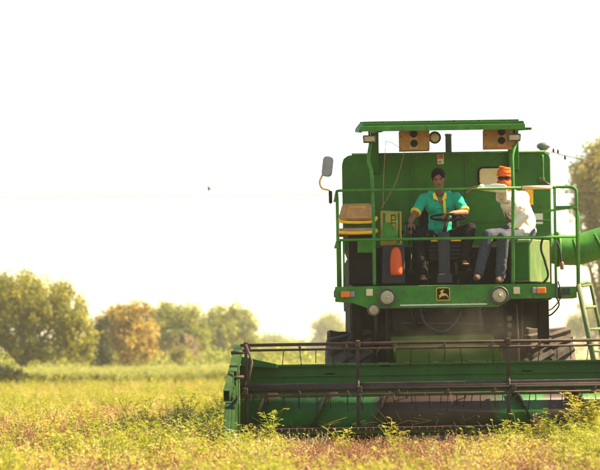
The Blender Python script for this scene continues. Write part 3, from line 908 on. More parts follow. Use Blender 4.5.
def flight(xa_, xb_, turns, hand, phase):
    mb = MB()
    n = int(turns * 28)
    vi, vo, vi2, vo2 = [], [], [], []
    for k in range(n + 1):
        t = k / n
        a = phase + hand * 2 * PI * turns * t
        x = xa_ + (xb_ - xa_) * t
        ca, sa = math.cos(a), math.sin(a)
        for (lst, r, dx) in ((vi, ar - 0.003, -0.004), (vo, ar + 0.085, -0.009), (vi2, ar - 0.003, 0.004), (vo2, ar + 0.085, 0.009)):
            lst.append(mb.bm.verts.new((x + dx, ay + r * ca, az + r * sa)))
    for k in range(n):
        mb.bm.faces.new((vi[k], vi[k + 1], vo[k + 1], vo[k]))
        mb.bm.faces.new((vo2[k], vo2[k + 1], vi2[k + 1], vi2[k]))
        mb.bm.faces.new((vo[k], vo[k + 1], vo2[k + 1], vo2[k]))
    bmesh.ops.recalc_face_normals(mb.bm, faces=mb.bm.faces)
    part('flighting', mb, M['flight'], aug)


pitch = 0.62
xm = X(378, 412, ay - .2)
flight(xm - 2.5 * pitch, xm + 0.22 * pitch, 2.72, -1, PI + 2 * PI * 2.5)
xm2 = X(527, 412, ay - .2)
flight(xm2 - 0.22 * pitch, xm2 + 2.6 * pitch, 2.82, 1, PI - 2 * PI * 0.22)
for k in range(9):
    a = R(40 + k * 73)
    x = X(395, 412, ay) + 0.12 * k
    part('auger_finger', MB().tube([(x, ay + ar * 0.95 * math.cos(a), az + ar * 0.95 * math.sin(a)), (x, ay + (ar + .11) * math.cos(a), az + (ar + .11) * math.sin(a))], 0.008, 6), M['rust'], aug)
# cutter bar with knife guards
cb = part('cutter_bar', MB().box((HX0 + 0.01, 19.93, 0.105), (HX1 - 0.01, 19.99, 0.13), 0.004).box((HX0 + 0.01, 19.985, 0.075), (HX1 - 0.01, 20.03, 0.104), 0.004), M['rust'])
gme = bpy.data.meshes.new('knife_guard')
mb = MB().prism([(-0.012, 0), (0.012, 0), (0.010, -0.05), (0.002, -0.11), (-0.002, -0.11), (-0.010, -0.05)], 'z', -0.012, 0.012)
mb.bm.to_mesh(gme)
mb.bm.free()
gme.materials.append(M['rust'])
ng = int((HX1 - HX0 - 0.1) / 0.0762)
for i in range(ng):
    link('knife_guard', gme, cb, (HX0 + 0.06 + i * 0.0762, 19.935, 0.117))
# reel: centre pipe, spiders, four bat tubes with tines
ry, rz, rr = 20.05, Z(386.0, 20.05, 420), 0.435
RX0, RX1 = HX0 + 0.065, HX1 - 0.065
reel = part('reel', MB().tube([(RX0, ry, rz), (RX1, ry, rz)], 0.045, 18), M['rust'])
tme = bpy.data.meshes.new('tine')
mb = MB().tube([(0, 0, 0), (0, -0.012, -0.05), (0.002, 0.006, -0.17)], 0.0045, 5)
mb.bm.to_mesh(tme)
mb.bm.free()
tme.materials.append(M['flight'])
cme = bpy.data.meshes.new('tine_clip')
mb = MB().box((-0.012, -0.024, -0.024), (0.012, 0.024, 0.012), 0.004)
mb.bm.to_mesh(cme)
mb.bm.free()
cme.materials.append(M['rust'])
rng = random.Random(3)
bars = []
for k, ang in enumerate((92, 182, 272, 2)):
    a = R(ang)
    by, bz = ry + rr * math.cos(a), rz + rr * math.sin(a)
    bars.append((by, bz))
    part('bat_tube', MB().tube([(RX0 - 0.02, by, bz), (RX1, by, bz)], 0.017, 10), M['flight'] if k else M['rust'], reel)
    part('tine_bar', MB().tube([(RX0, by - 0.02, bz - 0.052), (RX1, by - 0.02, bz - 0.052)], 0.012, 8), M['rust'], reel)
    nt_ = 28
    for i in range(nt_):
        x = RX0 + 0.08 + (RX1 - RX0 - 0.16) * i / (nt_ - 1) + rng.uniform(-0.02, 0.02)
        if rng.random() < 0.12:
            continue
        o = link('tine', tme, reel, (x, by - 0.02, bz - 0.055))
        o.rotation_euler = (rng.uniform(-0.15, 0.25), rng.uniform(-0.12, 0.12), 0)
        o.scale = (1, 1, rng.uniform(0.75, 1.1))
        if i % 3 == 0:
            link('tine_clip', cme, reel, (x, by - 0.005, bz - 0.02))
for px in (246, 358.5, 510, 662, None):
    x = RX1 - 0.01 if px is None else X(px, 386, 19.9)
    mb = MB()
    for (by, bz) in bars:
        d = Vector((0, by - ry, bz - rz)).normalized()
        sdv = Vector((0, -d.z, d.y))
        p0, p1 = Vector((x, ry, rz)), Vector((x, by, bz)) + d * 0.035
        for sx2 in (-1,):
            mb.tube([p0 + d * 0.03, p1], 0.019, 6)
    mb.lathe([(0.09, -0.012), (0.09, 0.012)], (x, ry, rz), 'x', 20)
    part('reel_spider', mb, M['rust'], reel)
    for (by, bz) in bars[:2]:
        part('bat_clamp', MB().box((x - 0.022, by - 0.03, bz - 0.035), (x + 0.026, by + 0.03, bz + 0.03), 0.006), M['rust'], reel)
# slanted brace on the left end
part('reel_brace', MB().tube([W(246, 345, 19.95), W(252, 362, 19.7), W(247, 388, 19.7)], 0.014, 8), M['rust'], reel)
# right side cutter mast: second rail frame seen through the reel
part('header_lift_cylinder', MB().tube([(1.18, 22.6, 0.75), (1.22, 21.3, 0.35)], 0.04, 12), M['dark'])
part('header_lift_cylinder', MB().tube([(2.55, 22.6, 0.75), (2.5, 21.3, 0.35)], 0.04, 12), M['dark'])

# chopped straw lying on the auger trough and caught on bars
rg = random.Random(77)
V, Fc, T = [], [], []


def straw(p, d, L_):
    d = d.normalized()
    b = len(V)
    sdv = d.cross(Vector((0.3, 0.5, 0.8))).normalized() * 0.0014
    up_ = d.cross(sdv).normalized() * 0.0014
    q = p + d * L_
    V.extend((p - sdv, p + sdv, p + up_ * 1.6, q - sdv, q + sdv, q + up_ * 1.6))
    Fc.extend(((b, b + 1, b + 4, b + 3), (b + 1, b + 2, b + 5, b + 4), (b + 2, b, b + 3, b + 5)))
    T.extend([rg.random()] * 6)


for i in range(130):
    k = rg.random()
    x = rg.uniform(HX0 + 0.1, HX1 - 0.1)
    d = Vector((rg.gauss(0, 1), rg.gauss(0, .5), rg.gauss(0, .35)))
    if k < 0.55:
        straw(Vector((x, rg.uniform(19.9, 20.3), 0.135 + rg.uniform(0, .06))), d, rg.uniform(.06, .22))
    elif k < 0.72:
        a = rg.uniform(2.2, 3.4)
        straw(Vector((x, ay + (ar + 0.004) * math.cos(a), az + (ar + 0.004) * math.sin(a))), Vector((d.x, 0, -abs(d.z) - 0.3)), rg.uniform(.04, .12))
    elif k < 0.9:
        by_, bz_ = bars[rg.choice((0, 1, 1))]
        straw(Vector((x, by_ - 0.03, bz_ - 0.04)), Vector((d.x * 0.5, d.y * .3, -1)), rg.uniform(.03, .12))
    else:
        straw(Vector((x, 21.07, back_z + 0.006)), d * Vector((1, .2, .1)), rg.uniform(.05, .15))
_ch = (V, Fc, T)

# ================================================================ LOOSE THINGS ON THE PLATFORM
# sack hung beside the console
sp = [W(380.5, 246, 22.72), W(402, 245, 22.72), W(401.5, 211.5, 22.72), W(380.5, 210.5, 22.72)]
bms = bmesh.new()
nx, nz = 10, 14
rows = []
for s in (-1, 1):
    g = []
    for j in range(nz + 1):
        r_ = []
        for i in range(nx + 1):
            u, v = i / nx, j / nz
            p = sp[0].lerp(sp[1], u).lerp(sp[3].lerp(sp[2], u), v)
            bul = (1 - (2 * u - 1) ** 4) * (1 - (2 * v - 1) ** 6)
            r_.append(bms.verts.new(p + Vector((0, s * (0.012 + 0.045 * bul) + 0.008 * noise.noise(p * 9), 0))))
        g.append(r_)
    rows.append(g)
for g in rows:
    for j in range(nz):
        for i in range(nx):
            bms.faces.new((g[j][i], g[j][i + 1], g[j + 1][i + 1], g[j + 1][i])).smooth = True
border = [(0, i) for i in range(nx)] + [(j, nx) for j in range(nz)] + [(nz, i) for i in range(nx, 0, -1)] + [(j, 0) for j in range(nz, 0, -1)]
for k in range(len(border)):
    (j0, i0), (j1, i1) = border[k], border[(k + 1) % len(border)]
    bms.faces.new((rows[0][j0][i0], rows[1][j0][i0], rows[1][j1][i1], rows[0][j1][i1]))
bmesh.ops.recalc_face_normals(bms, faces=bms.faces)
mbx = MB()
mbx.bm.free()
mbx.bm = bms
so = (sp[0] + sp[1]) / 2
sack = mbx.build('sack', M['sack'], None, so)
tag(sack, 'yellow sack with green print hanging beside the grey console', 'sack')
yf = 22.72 - 0.062


def stroke(pts, r=0.008):
    return MB().tube([W(a, b, yf + 0.004) for a, b in pts], r, 6)


mb = MB()
for pts, r in (([(384, 213), (384, 240)], 0.012), ([(399, 213), (399, 243)], 0.010), ([(391, 215), (395, 215), (395.5, 220), (391, 220)], 0.010), ([(391, 223), (395.5, 223)], 0.010), ([(395.5, 223), (395.5, 228), (391, 228), (391, 223)], 0.010), ([(391.5, 232), (395.5, 236)], 0.009), ([(391.5, 215), (391, 228)], 0.008)):
    mb.tube([W(a, b, yf + 0.010) for a, b in pts], r, 6)
mb.build('printed_mark', M['sack_g'], sack)
# orange bottle in front of the console
ob = W(396.3, 275.5, 22.6)
prof = [(0.045, 0.0), (0.062, 0.015), (0.066, 0.05), (0.064, 0.15), (0.06, 0.22), (0.05, 0.275), (0.03, 0.31), (0.006, 0.322)]
bo = MB().lathe([(r * 1.06, z) for r, z in prof], ob, 'z', 24).build('orange_flask', M['orange'], None, ob)
tag(bo, 'orange rounded flask hanging in front of the grey console', 'flask')
MB().tube(smooth_path([ob + Vector((0, 0, .32)), ob + Vector((.015, -.02, .39)), ob + Vector((-.01, -.05, .45)), W(396, 239, YP)]), 0.004, 6).build('strap', M['hose'], bo)


# ================================================================ PEOPLE
def capsule(bm, p, q, r0, r1, n=10):
    p, q = Vector(p), Vector(q)
    vs_ = []
    for c, r in ((p, r0), (q, r1)):
        g = bmesh.ops.create_uvsphere(bm, u_segments=n, v_segments=max(6, n - 2), radius=r, matrix=Matrix.Translation(c))
        vs_ += g['verts']
    fs = list({f for v in vs_ for f in v.link_faces})
    bmesh.ops.delete(bm, geom=fs, context='FACES_ONLY')
    es = list({e for v in vs_ for e in v.link_edges})
    bmesh.ops.delete(bm, geom=es, context='EDGES_FACES')
    r = bmesh.ops.convex_hull(bm, input=vs_)
    junk = [g for g in r['geom_interior'] if isinstance(g, bmesh.types.BMVert)]
    if junk:
        bmesh.ops.delete(bm, geom=junk, context='VERTS')


def blob(bm, c, r, rot=None, n=14):
    m = Matrix.Translation(Vector(c))
    if rot is not None:
        m = m @ rot.to_4x4()
    m = m @ Matrix.Diagonal((*r, 1))
    bmesh.ops.create_uvsphere(bm, u_segments=n, v_segments=n - 2, radius=1, matrix=m)


def fuse(name, bm, voxel, m, parent, it=6, fold=0.0):
    """union of closed shapes as one continuous smooth surface"""
    me = bpy.data.meshes.new(name + '_raw')
    bm.to_mesh(me)
    bm.free()
    o = bpy.data.objects.new(name + '_raw', me)
    COL.objects.link(o)
    rm = o.modifiers.new('r', 'REMESH')
    rm.mode = 'VOXEL'
    rm.voxel_size = voxel
    sm = o.modifiers.new('s', 'SMOOTH')
    sm.iterations = it
    sm.factor = 0.5
    dg = bpy.context.evaluated_depsgraph_get()
    nm = bpy.data.meshes.new_from_object(o.evaluated_get(dg))
    bpy.data.objects.remove(o)
    bpy.data.meshes.remove(me)
    nm.name = name
    org = ORI[parent.name] if parent else None
    nm.materials.clear()
    nm.materials.append(m)
    if fold:
        co = [v.co + v.normal * fold * (1.2 * abs(noise.noise(Vector((v.co.x * 7 + v.co.z * 5, v.co.y * 7, v.co.z * 11 - v.co.x * 6)))) ** 0.7 - 0.45 + 0.25 * noise.noise(v.co * 26)) for v in nm.vertices]
        for v, c in zip(nm.vertices, co):
            v.co = c
    for p in nm.polygons:
        p.use_smooth = True
    return nm


def put(name, me, parent, org):
    me.transform(Matrix.Translation(-Vector(org)))
    return link(name, me, parent, org)


def hand(bm, wrist, tip_dir, palm_n, thumb_side, curl, s=1.0):
    """palm and five fingers; curl in radians per joint"""
    d = Vector(tip_dir).normalized()
    n = Vector(palm_n)
    n = (n - d * n.dot(d)).normalized()
    t = d.cross(n) * thumb_side
    w = Vector(wrist)
    for k in range(4):
        b = w + d * 0.085 * s + t * (0.030 - 0.020 * k) * s
        capsule(bm, w + t * (0.018 - 0.012 * k) * s, b, 0.016 * s, 0.013 * s, 8)
        dd = d.copy()
        L_ = (0.036, 0.042, 0.039, 0.030)[k] * s
        p = b
        for j in range(3):
            q_ = Quaternion(d.cross(n).normalized(), 0)
            ang = curl * (j + 0.6)
            dd = d * math.cos(ang) + n * math.sin(ang)
            q = p + dd * L_ * (1, 0.75, 0.6)[j]
            capsule(bm, p, q, 0.0095 * s, 0.0082 * s, 8)
            p = q
    p0 = w + d * 0.02 * s + t * 0.026 * s
    p1 = p0 + (d * 0.6 + t * 0.75 + n * 0.2).normalized() * 0.045 * s
    p2 = p1 + (d * 0.85 + t * 0.15 + n * 0.5).normalized() * 0.045 * s
    capsule(bm, p0, p1, 0.015 * s, 0.012 * s, 8)
    capsule(bm, p1, p2, 0.0115 * s, 0.009 * s, 8)


def frame_of(fwd, up=(0, 0, 1)):
    f = Vector(fwd).normalized()
    x = f.cross(Vector(up)).normalized()
    z = x.cross(f)
    return Matrix((x, f, z)).transposed()     # columns: right-ish, forward, up


def head(bm, c, fr, s=1.0):
    """skull, jaw, brow, nose, ears, chin; c is the middle of the head"""
    def P(x, y, z):
        return Vector(c) + fr @ Vector((x, y, z)) * s
    blob(bm, P(0, -0.012, 0.032), (0.074 * s, 0.094 * s, 0.084 * s), fr)
    blob(bm, P(0, 0.024, -0.030), (0.060 * s, 0.062 * s, 0.078 * s), fr)
    blob(bm, P(0, 0.052, -0.088), (0.030 * s, 0.028 * s, 0.022 * s), fr)
    capsule(bm, P(-0.036, 0.068, 0.016), P(0.036, 0.068, 0.016), 0.014 * s, 0.014 * s, 8)
    capsule(bm, P(0, 0.080, 0.004), P(0, 0.098, -0.030), 0.0085 * s, 0.013 * s, 8)
    blob(bm, P(0.011, 0.086, -0.034), (0.010 * s,) * 3, None, 8)
    blob(bm, P(-0.011, 0.086, -0.034), (0.010 * s,) * 3, None, 8)
    for sx in (-1, 1):
        blob(bm, P(sx * 0.040, 0.054, -0.022), (0.024 * s, 0.022 * s, 0.022 * s), fr, 10)
        blob(bm, P(sx * 0.076, -0.010, -0.005), (0.010 * s, 0.020 * s, 0.032 * s), fr, 10)
    capsule(bm, P(-0.020, 0.076, -0.056), P(0.020, 0.076, -0.056), 0.010 * s, 0.010 * s, 8)
    return P


# ---------- driver in the teal shirt
pelvis = W(440, 238, 23.38)
drv_org = Vector((pelvis.x, pelvis.y, FL + 0.5))
fr1 = frame_of(Vector((-0.06, -1, -0.30)))
fr1 = Matrix.Rotation(R(7), 3, fr1.col[1]) @ fr1
hc = W(438.6, 179, 23.02)
bm = bmesh.new()
HP = head(bm, hc, fr1, 0.98)
neck0, neck1 = W(439.3, 196, 23.20), W(439, 185, 23.08)
capsule(bm, neck0, neck1, 0.058, 0.052)
shL, shR = W(424, 198.5, 23.20), W(456.5, 197.5, 23.20)
elL, elR = W(415, 213.5, 23.08), W(465, 212.5, 23.04)
wrL, wrR = W(409, 223.5, 22.90), W(453, 213, 22.87)
capsule(bm, W(440, 206, 23.3), W(440, 228, 23.36), 0.13, 0.12)
capsule(bm, shL, shR, 0.055, 0.055)
for sh, el, wr in ((shL, elL, wrL), (shR, elR, wrR)):
    capsule(bm, sh, el, 0.052, 0.042)
    capsule(bm, el, wr, 0.041, 0.027)
hand(bm, wrL, Vector((-0.1, -0.75, -0.5)), Vector((0, -0.4, -1)), 1, 0.55)
hand(bm, wrR, Vector((-0.85, -0.35, -0.1)), Vector((0, -0.2, -1)), -1, 0.6)
hipL, hipR = W(433, 240, 23.36), W(448, 239.5, 23.36)
knL, knR = W(416, 231.5, 22.95), W(470, 229, 22.95)
anL, anR = W(423, 274, 22.84), W(464.5, 259, 22.80)
for hp, kn, an in ((hipL, knL, anL), (hipR, knR, anR)):
    capsule(bm, hp, kn, 0.075, 0.055)
    capsule(bm, kn, an, 0.052, 0.036)
    capsule(bm, an + Vector((0, .03, -.03)), an + Vector((0, -.13, -.055)), 0.034, 0.026)
    for k in range(5):
        bt = an + Vector((-0.03 + 0.015 * k, -.13, -.06))
        capsule(bm, bt, bt + Vector((0, -0.05 + 0.006 * abs(k - 1), -0.004)), 0.011, 0.009, 8)
pm = fuse('person', bm, 0.0055, M['skin'], None, 5)
driver = put('person', pm, None, drv_org)
tag(driver, 'person in teal shirt with yellow collar seated at the steering wheel', 'person')
# shirt: torso and short sleeves
bm = bmesh.new()
capsule(bm, W(434, 205, 23.22), W(446, 205, 23.22), 0.118, 0.118)
capsule(bm, W(440, 209, 23.25), W(440, 234, 23.39), 0.135, 0.145)
capsule(bm, shL + Vector((0.01, 0, 0)), shR - Vector((0.01, 0, 0)), 0.064, 0.064)
capsule(bm, W(432, 194, 23.20), W(447, 193.5, 23.20), 0.055, 0.058)
cuts = []
for sh, el in ((shL, elL), (shR, elR)):
    e2 = sh.lerp(el, 0.72)
    capsule(bm, sh, e2, 0.064, 0.060)
    cuts.append((sh, e2))
shirt = put('shirt', fuse('shirt', bm, 0.007, M['teal'], None, 5, 0.011), driver, drv_org)
for a, b in cuts:
    d = (b - a).normalized()
    MB().tube([b + d * 0.034, b + d * 0.062], 0.066, 20, 0.061).build('sleeve_trim', M['cuff'], shirt)
# collar: two folded wings and a placket
cn = W(440, 196.5, 23.08)
for s in (-1, 1):
    mb = MB()
    a, b, c_, d_ = cn + Vector((s * 0.018, -0.012, -0.052)), cn + Vector((s * 0.075, 0.012, -0.030)), cn + Vector((s * 0.080, 0.055, 0.036)), cn + Vector((s * 0.058, 0.040, 0.046))
    off = Vector((0, -0.012, 0.004))
    va = [mb.bm.verts.new(p) for p in (a, b, c_, d_)]
    vb = [mb.bm.verts.new(p + off) for p in (a, b, c_, d_)]
    mb.bm.faces.new(va)
    mb.bm.faces.new(vb[::-1])
    for i in range(4):
        mb.bm.faces.new((va[i], vb[i], vb[(i + 1) % 4], va[(i + 1) % 4]))
    bmesh.ops.recalc_face_normals(mb.bm, faces=mb.bm.faces)
    mb.build('collar_wing', M['cuff'], shirt)
MB().tube([W(444, 200, 23.085), W(444.5, 206, 23.085), W(445, 213, 23.115), W(445.3, 222, 23.19)], 0.017, 8).build('placket', M['cuff'], shirt)
# open neck: a sliver of skin below the chin
MB().prism([(cn.x - 0.03, cn.z - 0.01), (cn.x + 0.03, cn.z - 0.01), (cn.x + 0.016, cn.z - 0.085), (cn.x + 0.008, cn.z - 0.10)], 'y', 23.075, 23.12, 0.004).build('neck_opening', M['skin'], shirt)
# trousers
bm = bmesh.new()
capsule(bm, hipL, hipR, 0.125, 0.125)
for hp, kn, an in ((hipL, knL, anL), (hipR, knR, anR)):
    capsule(bm, hp, kn, 0.100, 0.074)
    capsule(bm, kn, an + Vector((0, 0, 0.03)), 0.074, 0.060)
put('trousers', fuse('trousers', bm, 0.008, M['trouser'], None, 5, 0.010), driver, drv_org)
# hair, eyes, brows, lips
bm = bmesh.new()
blob(bm, HP(0, -0.022, 0.048), (0.082, 0.095, 0.080), fr1)
blob(bm, HP(0.014, 0.036, 0.084), (0.056, 0.042, 0.030), fr1)
blob(bm, HP(-0.032, 0.026, 0.078), (0.042, 0.046, 0.028), fr1)
for s in (-1, 1):
    capsule(bm, HP(s * 0.070, 0.006, 0.04), HP(s * 0.071, 0.006, 0.004), 0.014, 0.009, 8)
rg = random.Random(11)
for k in range(70):
    a, b = rg.uniform(-1, 1), rg.uniform(-1, 1.15)
    p = Vector((0.064 * a, 0.066 * b, 0.118 - 0.052 * (a * a + b * b * 0.6)))
    capsule(bm, HP(p.x, p.y, p.z - .01), HP(p.x * 1.1, p.y + 0.02, p.z + 0.006), 0.010, 0.006, 6)
put('hair', fuse('hair', bm, 0.006, M['hair'], None, 2), driver, drv_org)
for s in (-1, 1):
    bm = bmesh.new()
    blob(bm, HP(s * 0.030, 0.066, 0.000), (0.013, 0.009, 0.0055), fr1, 10)
    put('eye', fuse('eye', bm, 0.002, M['eye'], None, 1), driver, drv_org)
    bm = bmesh.new()
    blob(bm, HP(s * 0.030, 0.074, 0.000), (0.0065, 0.005, 0.0068), fr1, 10)
    put('pupil', fuse('pupil', bm, 0.0015, M['hair'], None, 1), driver, drv_org)
    MB().tube([HP(s * 0.014, 0.080, 0.018), HP(s * 0.032, 0.080, 0.023), HP(s * 0.048, 0.068, 0.017)], 0.005, 6).build('eyebrow', M['hair'], driver)
MB().tube([HP(-0.024, 0.080, -0.055), HP(0, 0.087, -0.053), HP(0.024, 0.080, -0.055)], 0.0055, 6).build('lips', M['lip'], driver)

# ---------- second man: orange head cloth, white shirt, jeans, arm along the rail
p2 = W(522, 230, 23.10)
org2 = Vector((p2.x, p2.y, lz))
fr2 = frame_of(Vector((-0.28, -1, -0.10)))
hc2 = W(505.0, 178, 22.72)
bm = bmesh.new()
HQ = head(bm, hc2, fr2, 0.98)
capsule(bm, W(509, 196, 22.86), W(506, 186, 22.78), 0.058, 0.052)
sR, sL = W(501.5, 197, 22.72), W(523, 197.5, 22.95)
eR, eL = W(503, 189, 22.47), W(525, 215, 22.86)
wR, wL = W(480, 187.2, 22.44), W(510, 229, 22.86)
capsule(bm, W(513, 208, 22.92), W(520, 226, 23.05), 0.12, 0.12)
for a, b, c_ in ((sR, eR, wR), (sL, eL, wL)):
    capsule(bm, a, b, 0.050, 0.042)
    capsule(bm, b, c_, 0.041, 0.027)
hand(bm, wR, Vector((-0.95, -0.2, -0.10)), Vector((-0.2, -0.3, -1)), -1, 0.42)
hand(bm, wL, Vector((-0.5, -0.8, -0.3)), Vector((0, -0.2, -1)), -1, 0.35)
hR, hL = W(516, 232, 23.05), W(526, 233, 23.08)
kR, kL = W(488, 235.5, 22.72), W(503, 238, 22.66)
aR, aL = W(479, 273, 22.72), W(500.5, 276, 22.74)
for hp, kn, an in ((hR, kR, aR), (hL, kL, aL)):
    capsule(bm, hp, kn, 0.075, 0.055)
    capsule(bm, kn, an, 0.052, 0.036)
    capsule(bm, an + Vector((0, .02, -.03)), an + Vector((-.03, -.13, -.05)), 0.034, 0.026)
person2 = put('person', fuse('person', bm, 0.0055, M['skin_d'], None, 5), None, org2)
tag(person2, 'person with orange head cloth and white shirt leaning an arm on the rail', 'person')
bm = bmesh.new()
capsule(bm, W(510, 203, 22.86), W(517, 203, 22.95), 0.120, 0.120)
capsule(bm, W(514, 207, 22.92), W(523.5, 227, 23.10), 0.138, 0.150)
capsule(bm, W(520, 203, 22.98), W(525.5, 222, 23.10), 0.105, 0.125)
capsule(bm, sR, sL, 0.072, 0.076)
capsule(bm, W(507, 194, 22.82), W(513, 194.5, 22.9), 0.064, 0.064)
capsule(bm, sR, eR, 0.070, 0.055)
capsule(bm, eR, wR.lerp(eR, 0.06), 0.055, 0.038)
capsule(bm, sL, eL, 0.070, 0.060)
capsule(bm, eL, wL.lerp(eL, 0.15), 0.063, 0.044)
capsule(bm, W(517, 230, 22.99), W(525, 231, 23.12), 0.135, 0.135)
sh2 = put('shirt', fuse('shirt', bm, 0.007, M['shirt'], None, 7, 0.010), person2, org2)
for k in range(4):
    c = W(507.5 + 1.8 * k, 203 + 6.5 * k, 22.74 + .05 * k)
    MB().lathe([(0.008, 0), (0.008, -0.006), (0.002, -0.007)], c, 'y', 10).build('button', M['glass'], sh2)
bm = bmesh.new()
capsule(bm, hR, hL, 0.120, 0.120)
for hp, kn, an in ((hR, kR, aR), (hL, kL, aL)):
    capsule(bm, hp, kn, 0.098, 0.074)
    capsule(bm, kn, an + Vector((0, 0, 0.0)), 0.074, 0.060)
put('jeans', fuse('jeans', bm, 0.008, M['jeans'], None, 5, 0.010), person2, org2)
# shoes
for an in (aR, aL):
    bm = bmesh.new()
    capsule(bm, an + Vector((0, .03, -.035)), an + Vector((-.05, -.17, -.062)), 0.045, 0.036)
    put('shoe', fuse('shoe', bm, 0.006, M['shoe'], None, 4), person2, org2)
# head cloth: wound cap over the skull, wrap over nose and chin, tail at the side
bm = bmesh.new()
blob(bm, HQ(0, -0.012, 0.056), (0.090, 0.106, 0.072), fr2)
for k in range(5):
    z = 0.028 + 0.022 * k
    tilt = (-1) ** k * 0.012
    rad = 0.088 * math.sqrt(max(0.05, 1 - (k / 5.6) ** 2))
    pts = [HQ(rad * math.cos(a), -0.012 + rad * 1.16 * math.sin(a), z + tilt * math.cos(a)) for a in [2 * PI * j / 16 for j in range(17)]]
    for i in range(16):
        capsule(bm, pts[i], pts[i + 1], 0.013, 0.013, 6)
put('head_cloth', fuse('head_cloth', bm, 0.0055, M['turban'], None, 3, 0.006), person2, org2)
bm = bmesh.new()
blob(bm, HQ(0, 0.018, -0.062), (0.076, 0.092, 0.052), fr2)
blob(bm, HQ(0, 0.074, -0.042), (0.030, 0.036, 0.030), fr2)
blob(bm, HQ(0, -0.03, -0.03), (0.084, 0.074, 0.06), fr2)
capsule(bm, HQ(0.07, -0.03, -0.04), HQ(0.088, -0.02, -0.10), 0.030, 0.022)
capsule(bm, HQ(-0.02, 0.045, -0.10), HQ(-0.01, 0.05, -0.19), 0.040, 0.022)
put('face_wrap', fuse('face_wrap', bm, 0.0055, M['turban'], None, 3, 0.006), person2, org2)
for s in (-1, 1):
    mb = MB()
    mb.prism(rrect(-0.028, 0.028, -0.019, 0.019, 0.012), 'y', -0.004, 0.004, 0.002)
    bmesh.ops.transform(mb.bm, matrix=Matrix.Translation(HQ(s * 0.033, 0.096, 0.000)) @ fr2.to_4x4() @ Matrix.Rotation(R(-14 * s), 4, 'Z'), verts=mb.bm.verts)
    mb.build('sunglass_lens', M['black'], person2)
    MB().tube([HQ(s * 0.058, 0.088, 0.006), HQ(s * 0.092, 0.02, 0.008)], 0.004, 6).build('temple_arm', M['black'], person2)
MB().tube([HQ(-0.008, 0.098, 0.006), HQ(0.008, 0.098, 0.006)], 0.004, 6).build('bridge', M['black'], person2)

# ================================================================ CROP
LM = {
    'green': leaf_mat('crop green', [(0.14, 0.185, 0.014), (0.30, 0.315, 0.025), (0.45, 0.41, 0.045)], 0.40, per='both'),
    'lime': leaf_mat('crop yellow green', [(0.25, 0.235, 0.02), (0.43, 0.36, 0.04), (0.53, 0.41, 0.08)], 0.40, per='both'),
    'dry': leaf_mat('crop dry', [(0.12, 0.048, 0.02), (0.26, 0.125, 0.052), (0.42, 0.25, 0.115)], 0.20, per='both'),
    'straw': leaf_mat('crop straw', [(0.42, 0.27, 0.10), (0.54, 0.40, 0.16), (0.52, 0.46, 0.20)], 0.25, per='both'),
    'bright': leaf_mat('far crop green', [(0.17, 0.20, 0.04), (0.27, 0.28, 0.06), (0.38, 0.35, 0.10)], 0.40, per='both'),
}


def add_leaf(V, Fc, T, p, d, n, L_, w, t):
    """pointed leaf with a fold: four corners"""
    d = d.normalized()
    s = d.cross(n)
    if s.length < 1e-4:
        s = d.orthogonal()
    s.normalize()
    nn = s.cross(d)
    b = len(V)
    V.extend((p, p + d * L_ * 0.45 + s * w + nn * 0.1 * w, p + d * L_, p + d * L_ * 0.45 - s * w + nn * 0.1 * w))
    Fc.append((b, b + 1, b + 2, b + 3))
    T.extend((t, t, t, t))


def add_stem(V, Fc, T, pts, r, t):
    """thin three-sided stem"""
    n = 3
    rings = []
    for i, p in enumerate(pts):
        b = len(V)
        rr_ = r * (1 - 0.6 * i / max(1, len(pts) - 1))
        for j in range(n):
            a = 2 * PI * j / n
            V.append(p + Vector((math.cos(a) * rr_, math.sin(a) * rr_, 0)))
            T.append(t)
        rings.append(b)
    for i in range(len(pts) - 1):
        for j in range(n):
            Fc.append((rings[i] + j, rings[i] + (j + 1) % n, rings[i + 1] + (j + 1) % n, rings[i + 1] + j))


def mesh_of(name, V, Fc, T, m):
    me = bpy.data.meshes.new(name)
    me.from_pydata([tuple(v) for v in V], [], Fc)
    at = me.attributes.new('tint', 'FLOAT', 'POINT')
    at.data.foreach_set('value', T)
    me.materials.append(m)
    me.update()
    return me


def rv(rg):
    return Vector((rg.gauss(0, 1), rg.gauss(0, 1), rg.gauss(0, 1))).normalized()


